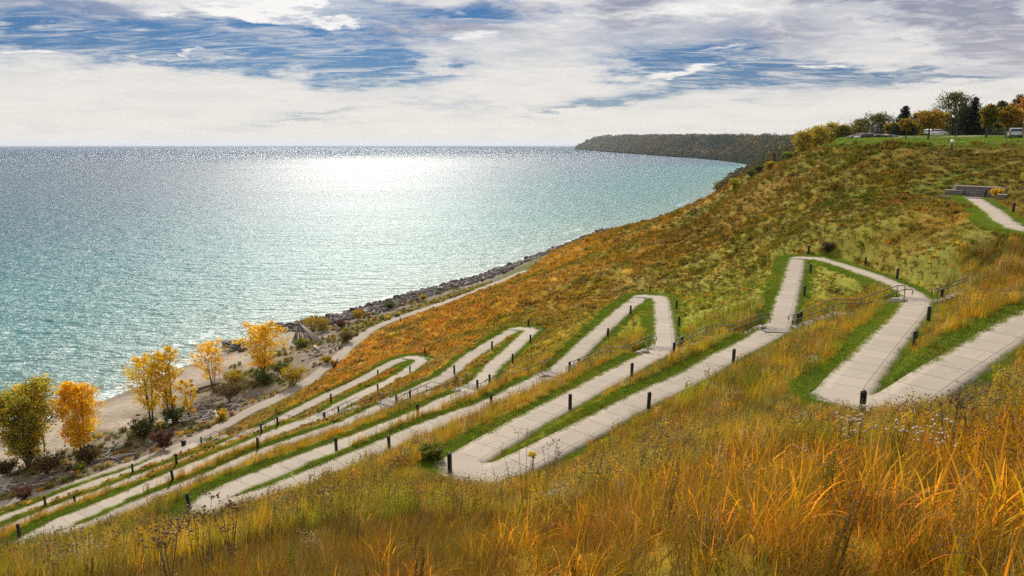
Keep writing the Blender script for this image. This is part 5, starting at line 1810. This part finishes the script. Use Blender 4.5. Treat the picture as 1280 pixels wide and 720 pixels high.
# the park on top of the bluff
pal_gy = ((.15, .15, .025), (.22, .19, .025), (.10, .11, .02)); pal_gg = ((.07, .085, .02), (.10, .10, .02), (.14, .12, .025)); pal_yy = ((.45, .33, .03), (.38, .30, .03), (.28, .25, .03)); pal_oo = ((.50, .17, .02), (.42, .20, .02), (.36, .12, .02)); pal_tt = ((.20, .12, .05), (.26, .15, .04), (.15, .10, .04)); pal_go = ((.40, .23, .02), (.30, .20, .02), (.2, .16, .02))
pk = [  # label, px, d, top py, half width px, colours, opts
    ('yellow tree farthest left on the crest of the wooded slope', 1003, 178, 166, 15, pal_yy, {}), ('bright yellow tree on the crest left of the stone sculpture', 1020, 182, 160, 15, pal_yy, {}), ('tall yellow green tree behind the crest', 1038, 190, 155, 17, pal_yy, {}),
    ('grey green tree at the end of the yellow row', 1052, 185, 158, 12, pal_gy, {}), ('leafy green tree behind the left end of the stone sculpture', 1073, 195, 150, 17, pal_gy, {}), ('open crowned green tree behind the stone sculpture', 1096, 185, 145, 20, pal_gg, {}), ('orange shrubby tree beside the spruce', 1112, 172, 163, 10, pal_go, {}),
    ('small flat topped golden tree on the lawn', 1131, 128, 158, 12, pal_go, dict(shape='flat', rise=.35, limb_from=.5, leafn=1500)), ('larger flat topped golden tree on the lawn', 1159, 125, 143, 19, pal_go, dict(shape='flat', rise=.45, limb_from=.45, leafn=2300)),
    ('yellow tree behind the small banner', 1150, 205, 140, 13, pal_yy, {}), ('red leaved tree behind the golden flat topped tree', 1167, 215, 139, 13, pal_oo, {}), ('tan tree right of the spruce', 1141, 190, 141, 6, pal_tt, {}),
    ('tall olive green maple, its crown leaning left', 1187, 172, 118, 31, pal_gg, dict(nl=34)), ('yellow green tree right of the dark conifers', 1231, 138, 132, 14, pal_gy+pal_go, {}), ('dark olive tree behind the yellow green trees', 1245, 170, 127, 14, pal_gg, {}), ('golden tree left of the parked car', 1256, 139, 134, 16, pal_go, {}),
    ('half bare tan tree rising behind the parked car', 1266, 172, 119, 16, pal_tt, dict(gap=.45)), ('orange tree at the right edge of the photo', 1284, 150, 118, 17, pal_oo, {}), ('low golden tree at the right edge of the photo', 1287, 132, 146, 14, pal_go, {}), ('golden tree just outside the right edge', 1320, 140, 125, 18, pal_go, {}),
    ('dark green tree filling the gap behind the lamp post', 1178, 240, 150, 18, pal_gg, {}), ('dark green tree behind the conifers', 1208, 250, 140, 20, pal_gg, {}), ('dark green tree behind the golden trees', 1235, 235, 148, 20, pal_gg, {}), ('dark green tree behind the parked car', 1262, 238, 145, 20, pal_gg, {}), ('dark green tree far behind the golden lawn tree', 1152, 245, 158, 18, pal_gg, {}), ('green tree far behind the right edge', 1290, 236, 145, 20, pal_gg, {}),
]
for i, (lab, bx, d, ty, hw, cs_, kw) in enumerate(pk):
    p = at(bx, d)
    k = mpp(p)
    r_ = px_ray(bx, ty)
    top = H+r_.z/math.hypot(r_.x, r_.y)*d
    Ht = max(3, top-p[2])
    a = dict(seed=500+i, stems=1, limb_from=.22, nl=26, nt=6, rise=.7, shape='oval', leafn=3000, gap=.12, leaf=.36, cl=.8, cols=cs_, trunk_r=.022*Ht+.06)
    if d < 150: a['limb_from'] = .36
    a.update(kw)
    tree('park_tree', lab, p, Ht*1.0, hw*k*(.76 if d < 176 else .98), 'trees in the park on top of the bluff', **a)
for lab, bx, d, ty, hw, sd in [('dark pointed spruce on the left of the park', 1127, 165, 131, 12.5, 1), ('tall dark conifer behind the lamp post', 1212, 168, 120, 15, 2), ('dark conifer between the maple and the tall conifer', 1199, 176, 127, 12, 3)]:
    p = at(bx, d)
    r_ = px_ray(bx, ty)
    conifer('conifer', lab, p, H+r_.z/math.hypot(r_.x, r_.y)*d-p[2], hw*mpp(p)*1.35, sd, group='conifers in the park on top of the bluff')

# park road
rp = [at(x, d) for x, d in [(1128, 150), (1150, 146), (1180, 148), (1210, 152), (1240, 158), (1290, 166), (1350, 175)]]
RD = catmull(np.array(rp), 2.0)
RD[:, 2] = ground(RD[:, 0], RD[:, 1])+.12
ASP = simple('park_road_asphalt', (.33, .28, .26), .9, var=.08, scale=1.5)
rd = ribbon('park_road', RD, 7.0, ASP, thick=.5)
tag(rd, 'pale park road crossing the lawn on top of the bluff', kind='structure')
# lawn grass
q = sample_ring(100, 190, 2.2, 42)
z = ground(q[:, 0], q[:, 1])
rdd = np.array([np.hypot(RD[:, 0]-a, RD[:, 1]-b).min() for a, b in q])
ok = (z > 39.6) & (rdd > 3.8) & (q[:, 0] > 20)
q, z = q[ok], z[ok]
scatter('lawn_grass', np.c_[q, z], jitter_tint(np.ones((len(q), 1))*np.array([.17, .24, .03]), .15), 2.2+rng.random(len(q)), rots(len(q)), rng.integers(0, 2, len(q)), [proto(*blades(60, .3, .03, .08, .03, 61, seg=2, lean=.7)), proto(*blades(60, .3, .03, .07, .03, 62, seg=2, lean=.8))], 'mown lawn of the park on top of the bluff')

# ---------------------------------------------------------------- stone overlook wall
STONE = simple('grey_cut_stone', (.15, .135, .12), .9, var=.25, scale=3, bump=.03)
CAPS = simple('pale_coping_stone', (.36, .33, .28), .85, var=.15, scale=3, bump=.02)


def masonry():
    m, N = newmat('stone_masonry')
    tc = N.n('ShaderNodeTexCoord')
    mp = N.n('ShaderNodeMapping', {'Vector': tc.outputs['Object'], 'Rotation': (math.pi/2, 0, 0)})
    br = N.n('ShaderNodeTexBrick', {'Vector': mp, 'Color1': (.10, .09, .085, 1), 'Color2': (.19, .17, .15, 1), 'Mortar': (.05, .045, .04, 1), 'Scale': 1.0, 'Mortar Size': .02, 'Brick Width': .9, 'Row Height': .3})
    nz = N.noise(tc.outputs['Object'], 4, 6, .7)
    c = N.mix(N.m('MULTIPLY', nz, .6), br.outputs['Color'], (.22, .19, .16))
    bp = N.n('ShaderNodeBump', {'Strength': 1, 'Distance': .03, 'Height': N.m('SUBTRACT', nz, br.outputs['Fac'])})
    N.n('ShaderNodeOutputMaterial', {'Surface': N.n('ShaderNodeBsdfPrincipled', {'Base Color': c, 'Roughness': .9, 'Normal': bp})})
    return m


MAS = masonry()
wl = PD(1195, 245.5, 96.5); wr = PD(1250, 245.5, 94.5)
L = np.linalg.norm((wr-wl)[:2]); az_w = math.atan2(wr[1]-wl[1], wr[0]-wl[0])
zb_ = float(ZIG[0, 2])
w_o = thing('overlook_wall', 'long grey stone retaining wall with pale coping at the end of the overlook path', 'wall', (wl[0], wl[1], zb_), az_w)
MB().box((L/2, .25, .50), (L, .5, 1.2)).obj('wall', MAS, w_o)
MB().box((L/2, .22, 1.14), (L+.1, .62, .09)).obj('coping', CAPS, w_o)
MB().box((-.18, .15, .56), (.34, .8, 1.3), taper=.97).obj('end_pier', CAPS, w_o)
MB().box((L+.25, .1, .50), (.5, .7, 1.16)).obj('end_pier', STONE, w_o)
o = thing('stone_bench_wall', 'low stone wall extending left from the long overlook wall', 'wall', PD(1183, 246, 96.6)*np.array([1, 1, 0])+np.array([0, 0, zb_]), az_w)
MB().box((.75, .2, .2), (1.9, .5, .75)).obj('wall', MAS, o)
MB().box((.75, .18, .61), (2.0, .62, .08)).obj('coping', CAPS, o)
o = thing('stone_block_seat', 'short stone block seat with a pale cap beside the yellow shrub', 'stone seat', PD(1252.5, 247, 92.0)*np.array([1, 1, 0])+np.array([0, 0, zb_]), az_w+.1)
MB().box((0, 0, .2), (.8, .6, .6)).obj('block', STONE, o)
MB().box((0, 0, .54), (.9, .7, .08)).obj('cap', CAPS, o)
c_ = (wl+wr)/2
pz = MB().box((0, 0, 0), (L+1.0, 2.6, .3)).obj('overlook_terrace', CONC)
pz.location = (c_[0]+1.35*math.sin(az_w), c_[1]-1.35*math.cos(az_w), zb_-.142)
pz.rotation_euler = (0, 0, az_w)
tag(pz, 'small paved terrace in front of the overlook wall', kind='structure')

# ---------------------------------------------------------------- sculpture on the lawn
sp = at(1090, 146)
k = mpp(sp)
DKS = simple('dark_stone', (.07, .062, .058), .8, var=.35, scale=2.5, bump=.05)
PLS = simple('white_stone', (.55, .52, .48), .8, var=.15, scale=3)
o = thing('stone_sculpture', 'low mound of dark stone slabs with two upright carved stones on the lawn', 'sculpture', sp)
rr = random.Random(12)
for i in range(26):
    x = rr.uniform(-24, 26)*k
    hh = rr.uniform(.35, .8)*(1.6-abs(x)/(26*k))
    V, Fc = rock_mesh(700+i, .7, 1)
    s = rr.uniform(1.1, 2.2)
    V = [(v[0]*s*1.3+x, v[1]*s+rr.uniform(-.02, .02), v[2]*s*.75+hh*.6) for v in V]
    yy = rr.uniform(-1.6, 1.6)
    V = [(v[0], v[1]+yy, v[2]) for v in V]
    mesh_obj('slab', V, Fc, DKS if rr.random() < .75 else ROCKM[2], o)
for x, hgt in ((-2.5*k, 1.5), (5*k, 2.0)):
    MB().lathe([(.45, 0), (.50, .25*hgt), (.34, .55*hgt), (.40, .68*hgt), (.20, .78*hgt), (.26, .88*hgt), (.20, .97*hgt), (.05, hgt)], (x, 0, .75), 9).obj('upright_stone', DKS, o)
V, Fc = rock_mesh(790, .6, 2)
o2 = mesh_obj('stone', [(v[0]*1.3, v[1]*1.0, v[2]*1.0+.2) for v in V], Fc, PLS)
o2.location = at(1070, 143)
tag(o2, 'white stone at the left end of the dark stone sculpture', 'stone')

# ---------------------------------------------------------------- lamp posts, banner
GLOBE = simple('white_globe', (.75, .75, .72), .3, var=.03)


def lamp(name, lab, p, h, globe_side=False, short=False):
    o = thing(name, lab, 'street lamp', p)
    r0 = .10 if short else .09
    MB().lathe([(r0*2, -.2), (r0*2, .25), (r0*1.3, .35), (r0, .5), (r0*.75, h-.4), (r0*1.3, h-.3)], n=12).obj('post', BLK, o, smooth=True)
    if short:
        MB().lathe([(.06, h-.3), (.2, h-.18), (.24, h), (.18, h+.16), (.03, h+.22)], n=14).obj('globe', GLOBE, o, smooth=True)
    else:
        MB().lathe([(.12, h-.3), (.28, h-.15), (.32, h+.25), (.16, h+.45), (.03, h+.6)], n=12).obj('lantern', BLK, o)
        if globe_side:
            ar = MB().tube([(0, 0, h-2.3), (-.5, 0, h-2.0), (-.9, 0, h-2.1)], .04, 6).obj('arm', BLK, o)
            MB().lathe([(.05, -.2), (.2, -.1), (.24, .05), (.16, .2), (.02, .25)], (-.9, 0, h-2.05), 14).obj('globe', GLOBE, ar, smooth=True)


p = at(1193.5, 150); k = mpp(p)
lamp('street_lamp', 'tall black park lamp post in front of the dark conifers', p, 41*k-.3, True)
lamp('street_lamp', 'short black lamp with a white globe at the edge of the lawn', at(1190, 113), 1.25, short=True)
p = at(1141.5, 140); k = mpp(p)
o = thing('banner_pole', 'slim pole with a small blue and white banner beside the spruce', 'banner', p)
MB().tube([(0, 0, -.2), (0, 0, 30*k)], .06, 8).obj('pole', BLK, o)
BL = simple('blue_cloth', (.05, .09, .35), .8, var=.1); WH = simple('white_cloth', (.7, .7, .7), .8, var=.05)
MB().box((.28, 0, 24*k), (.5, .03, .9)).obj('banner', BL, o)
MB().box((.28, 0, 26.6*k), (.5, .03, .35)).obj('banner_band', WH, o)

# ---------------------------------------------------------------- vehicles
GLASS = simple('dark_glass', (.02, .025, .03), .08, var=.05)
TYRE = simple('tyre_rubber', (.02, .02, .02), .9, var=.1)
RIM = simple('alloy_rim', (.45, .45, .46), .35, metal=.9, var=.05)
REDL = simple('red_lamp', (.45, .02, .02), .2, var=.05)


def car(name, lab, p, rz, col, h=1.62, Lc=4.6, W=1.84):
    o = thing(name, lab, 'car', p, rz)
    PM = simple('car_paint_'+name, col, .28, metal=.3, var=.02)
    # side profile (x forward), rounded by inset sections across the width
    prof = [(-Lc/2+.05, .42), (-Lc/2, .75), (-Lc/2+.05, 1.0), (-Lc/2+.30, h-.10), (-Lc/2+.65, h), (.35, h-.02), (.75, h-.12), (1.30, 1.05), (Lc/2-.25, .92), (Lc/2-.02, .72), (Lc/2, .42), (Lc/2-.1, .30), (-Lc/2+.12, .30)]
    V, Fc = [], []
    ys = [-W/2, -W/2+.06, 0, W/2-.06, W/2]
    for y in ys:
        for x, z in prof:
            t = 1.0
            yy = y
            if z > 1.06: yy = y*(1-.20*(z-1.06)/(h-1.06))
            if abs(y) == W/2: x *= .985; z = z-.015 if z > .5 else z+.02
            V.append((x, yy, z))
    n = len(prof)
    for a in range(4):
        for b in range(n):
            Fc.append((a*n+b, a*n+(b+1) % n, (a+1)*n+(b+1) % n, (a+1)*n+b))
    Fc.append(tuple(range(n))); Fc.append(tuple(4*n+i for i in range(n-1, -1, -1)))
    mesh_obj('body', V, Fc, PM, o)
    # windows stand 4 mm proud
    def quad(nm, pts_, mat, th=.012):
        a, b, c = (np.array(pts_[i]) for i in (0, 1, 2))
        nn_ = np.cross(b-a, c-a); nn_ /= np.linalg.norm(nn_)
        V = [tuple(np.array(q)+nn_*s) for s in (-th, th) for q in pts_]
        m = len(pts_)
        F_ = [tuple(range(m-1, -1, -1)), tuple(m+i for i in range(m))]+[(i, (i+1) % m, m+(i+1) % m, m+i) for i in range(m)]
        mesh_obj(nm, V, F_, mat, o)
    hw = W/2
    def wy(z): return hw*(1-.20*(z-1.06)/(h-1.06))
    xb0, xb1 = -Lc/2+.08, -Lc/2+.27
    quad('rear_window', [(xb0-.01, -wy(1.08)+.14, 1.08), (xb0-.01, wy(1.08)-.14, 1.08), (xb1-.01, wy(h-.16)-.14, h-.16), (xb1-.01, -wy(h-.16)+.14, h-.16)], GLASS)
    quad('windscreen', [(1.24, -wy(1.1)+.1, 1.1), (1.24, wy(1.1)-.1, 1.1), (.80, wy(h-.16)-.1, h-.16), (.80, -wy(h-.16)+.1, h-.16)], GLASS)
    for s in (-1, 1):
        for x0, x1 in ((-1.75, -.75), (-.68, .15), (.22, 1.0)):
            zt = h-.15
            x1t = min(x1, .72)
            quad('side_window', [(x0, s*(wy(1.10)+.004), 1.10), (x1, s*(wy(1.10)+.004), 1.10), (x1t, s*(wy(zt)+.004), zt), (x0+.03, s*(wy(zt)+.004), zt)], GLASS)
        MB().box((-Lc/2+.03, s*(hw-.17), .92), (.08, .22, .26)).obj('tail_light', REDL, o)
        MB().box((Lc/2-.06, s*(hw-.22), .76), (.1, .34, .14)).obj('headlight', GLOBE, o)
        MB().box((.80, s*(hw+.09), 1.08), (.1, .16, .13)).obj('wing_mirror', PM, o)
        for x in (-Lc/2+.85, Lc/2-.85):
            wv_ = []
            tl = MB()
            prof2 = [(.17, -.1), (.30, -.11), (.33, -.08), (.33, .08), (.30, .11), (.17, .1)]
            V2, F2 = [], []
            for r2, yv in prof2:
                for j in range(18):
                    an = 6.283*j/18
                    V2.append((x+r2*math.cos(an), s*(hw-.1)+yv, .33+r2*math.sin(an)))
            for i in range(5):
                for j in range(18):
                    F2.append((i*18+j, i*18+(j+1) % 18, (i+1)*18+(j+1) % 18, (i+1)*18+j))
            wh = mesh_obj('wheel', V2, F2, TYRE, o)
            V3 = [(x+.19*math.cos(6.283*j/10), s*(hw-.02), .33+.19*math.sin(6.283*j/10)) for j in range(10)]+[(x, s*(hw-.05), .33)]
            mesh_obj('rim', V3, [(j, (j+1) % 10, 10) for j in range(10)], RIM, wh)
    MB().box((-Lc/2-.01, 0, .62), (.05, .5, .13)).obj('number_plate', GLOBE, o)
    MB().box((-Lc/2+.01, 0, .42), (.16, W*.94, .2)).obj('rear_bumper', BLK, o)
    return o


p = at(1266.5, 134)
r_ = px_ray(1267, 170)
car('parked_car', 'silver grey car parked on the lawn under the golden trees', p+np.array([0, 0, .02]), math.pi/2-math.atan2(p[0], p[1])+.08, (.42, .44, .47))
p = at(1168, 166)
car('white_van', 'white car half hidden behind the golden flat topped tree', p+np.array([0, 0, .05]), .25, (.75, .75, .75), h=1.5)

# ---------------------------------------------------------------- bin and post at the foot of the stairs
p = hit(230, 559)
o = thing('litter_bin', 'black litter bin standing on the grass beside the gravel track', 'litter bin', p, .4)
MB().lathe([(.24, 0), (.27, .05), (.31, .80), (.31, .84)], n=18).obj('body', BLK, o, smooth=True)
MB().lathe([(.335, .84), (.335, .89), (.25, .95), (.12, .97), (.11, .93)], n=18).obj('lid', BLK, o, smooth=True)
p = hit(214.5, 546)
k = mpp(p)
o = thing('beach_post', 'thin grey post with a small pale box on top beside the reddish bush', 'post', p)
MB().tube([(0, 0, -.1), (0, 0, 19*k)], .045, 8).obj('pole', RAILM, o)
MB().box((0, 0, 20*k), (.38, .25, .42)).obj('box', GLOBE, o)
MB().box((0, -.01, 20*k+.24), (.46, .33, .05)).obj('cover', RAILM, o)


# ---------------------------------------------------------------- people by the water
def skin_mesh(name, J, E, Rr, mat, parent=None):
    me = bpy.data.meshes.new(name)
    me.from_pydata(J, E, [])
    o = bpy.data.objects.new(name, me)
    COL.objects.link(o)
    m = o.modifiers.new('skin', 'SKIN')
    lay = me.skin_vertices[0].data if me.skin_vertices else None
    if lay is None:
        bpy.context.view_layer.objects.active = o
        bpy.ops.mesh.customdata_skin_add()
        lay = me.skin_vertices[0].data
    for i, r in enumerate(Rr):
        lay[i].radius = (r, r) if not isinstance(r, tuple) else r
    lay[0].use_root = True
    s = o.modifiers.new('sub', 'SUBSURF'); s.levels = 1; s.render_levels = 2
    me.materials.append(mat)
    if parent: o.parent = parent
    for p_ in me.polygons: p_.use_smooth = True
    return o


SKIN = simple('skin', (.42, .25, .18), .6, var=.05)


def person(lab, p, rz, top, trou, hair, stride):
    o = thing('person', lab, 'person', p, rz)
    s = stride
    J = [(0, 0, .95), (0, 0, 1.15), (0, .01, 1.36), (0, 0, 1.48), (0, .02, 1.56), (0, .03, 1.64), (0, .02, 1.73),
         (-.17, 0, 1.41), (-.24, -.03+s*.3, 1.16), (-.23, .06+s*.45, .94), (-.23, .10+s*.5, .86),
         (.17, 0, 1.41), (.24, -.03-s*.3, 1.16), (.23, .04-s*.35, .94), (.23, .07-s*.4, .86),
         (-.09, 0, .90), (-.10, .03-s*.6, .50), (-.10, -s*.9, .09), (-.10, .13-s*.9, .04),
         (.09, 0, .90), (.10, .05+s*.5, .50), (.10, s*.8-.02, .09), (.10, .13+s*.8, .04)]
    E = [(0, 1), (1, 2), (2, 3), (3, 4), (4, 5), (5, 6), (2, 7), (7, 8), (8, 9), (9, 10), (2, 11), (11, 12), (12, 13), (13, 14), (0, 15), (15, 16), (16, 17), (17, 18), (0, 19), (19, 20), (20, 21), (21, 22)]
    Rr = [(.13, .10), (.13, .10), (.14, .10), .06, .055, (.075, .09), (.07, .08), .065, .045, .035, .04, .065, .045, .035, .04, .09, .06, .042, .04, .09, .06, .042, .04]
    skin_mesh('body', J, E, Rr, SKIN, o)
    jk = simple('jacket', top, .8, var=.15); tk = simple('trousers', trou, .85, var=.15); hk = simple('hair', hair, .8, var=.15)
    idx = [0, 1, 2, 3, 7, 8, 9, 11, 12, 13]
    Jm = [J[i] for i in idx]
    Em = [(0, 1), (1, 2), (2, 3), (2, 4), (4, 5), (5, 6), (2, 7), (7, 8), (8, 9)]
    Rm = [(.165, .135), (.165, .13), (.17, .13), .075, .085, .064, .05, .085, .064, .05]
    skin_mesh('jacket', Jm, Em, Rm, jk, o)
    idx = [0, 15, 16, 17, 19, 20, 21]
    skin_mesh('trousers', [J[i] for i in idx], [(0, 1), (1, 2), (2, 3), (0, 4), (4, 5), (5, 6)], [(.15, .125), .105, .078, .062, .105, .078, .062], tk, o)
    hm = MB().lathe([(.02, 1.80), (.075, 1.785), (.105, 1.73), (.108, 1.67), (.09, 1.62)], (0, .0, 0), 14, cap=False)
    hm.obj('hair', hk, o, smooth=True)
    return o


p = hit(411, 404); person('person in a red jacket and dark trousers standing on the boulders', p+np.array([0, 0, .35]), 2.6, (.30, .025, .02), (.03, .03, .04), (.03, .02, .015), .12)
p = hit(416.5, 403.5); person('person in dark clothes standing right of the one in red', p+np.array([0, 0, .3]), 2.2, (.06, .03, .03), (.02, .02, .025), (.05, .03, .02), .18)

# ---------------------------------------------------------------- single plants that stand out in the foreground
def stalk(lab, p, h, nst, mats, heads, hs, seed, cat='plant', name='dried_flower', lw=.03, spread=.25):
    r = np.random.default_rng(seed)
    o = thing(name, lab, cat, p)
    mb = MB(); hb = MB(); lf = MB()
    for i in range(nst):
        a = r.random()*6.28; ln = spread*r.random()
        hh = h*(.7+.35*r.random())
        b = np.array([r.normal()*.05, r.normal()*.05, -.05])
        t = np.array([math.cos(a)*ln*hh, math.sin(a)*ln*hh, hh])
        mb.tube([b, (b+t)/2+r.normal(size=3)*.02, t], [.006, .005, .003], 5)
        for k in range(9):
            f = .2+.65*r.random()
            c = b+(t-b)*f
            d = r.normal(size=3); d[2] = -abs(d[2])*.5; d /= np.linalg.norm(d); e = np.cross(d, r.normal(size=3)); e /= np.linalg.norm(e)
            L = lw*2.4*(.6+.7*r.random())
            lf.add([c, c+d*L*.5+e*lw*.35, c+d*L, c+d*L*.5-e*lw*.35], [(0, 1, 2, 3)])
        for k in range(heads):
            d = r.normal(size=3)*np.array([.07, .07, .045])
            c = t+d+np.array([0, 0, .03])
            mb.tube([t-np.array([0, 0, .08]), c], [.003, .002], 3, False)
            s = hs*(.6+.7*r.random())
            hb.lathe([(s*.3, -s*.7), (s, -s*.2), (s*.9, s*.35), (s*.3, s*.7)], tuple(c), 7)
    mb.obj('stem', mats[0], o); hb.obj('flower_head', mats[1], o); lf.obj('leaf', mats[2], o)
    return o


STEM = simple('dry_stem', (.10, .06, .035), .9, var=.2); DLEAF = simple('dry_leaf', (.16, .11, .05), .9, var=.25); YF = simple('goldenrod_flower', (.65, .45, .02), .8, var=.2)
FG = [('clump of dried flowers with pale fluffy heads in front of the nearest hairpin', 1078, 12.5, 512, 5, PUFFM, .024), ('dried plant with white fluffy heads left of the pale clump', 1058, 12, 527, 3, PUFFM, .022),
      ('dark seed heads on thin stems in front of the left end of the fifth lane', 246, 10, 628, 5, HEADM, .022), ('dark seed head cluster right of the first dark seed heads', 280, 10.5, 632, 6, HEADM, .02),
      ('tall thin dry stalks in front of the middle hairpin', 652, 13, 522, 3, HEADM, .012), ('dark branching seed stalks above the middle hairpin grass', 690, 18, 552, 6, HEADM, .02),
      ('dried weed with small dark heads right of the nearest hairpin', 1205, 10, 488, 6, HEADM, .018), ('dark seed heads among the low grass at the lower left', 205, 7, 665, 4, HEADM, .018)]
for i, (lab, bx, d, ty, nst, mt, hs) in enumerate(FG):
    p = at(bx, d)
    r_ = px_ray(bx, ty)
    az_ = math.atan2(r_.x, r_.y)
    p = np.array([d*math.sin(az_), d*math.cos(az_), 0]); p[2] = float(ground(p[0], p[1]))
    top = H+r_.z/math.hypot(r_.x, r_.y)*d
    stalk(lab, p, float(np.clip(top-p[2], .5, 2.2)), nst, (STEM, mt, DLEAF), 6, hs, 900+i)
p = hit(666, 590, 8)
stalk('clump of yellow goldenrod beside the middle hairpin', p, .95, 9, (STEM, YF, DLEAF), 16, .035, 950)
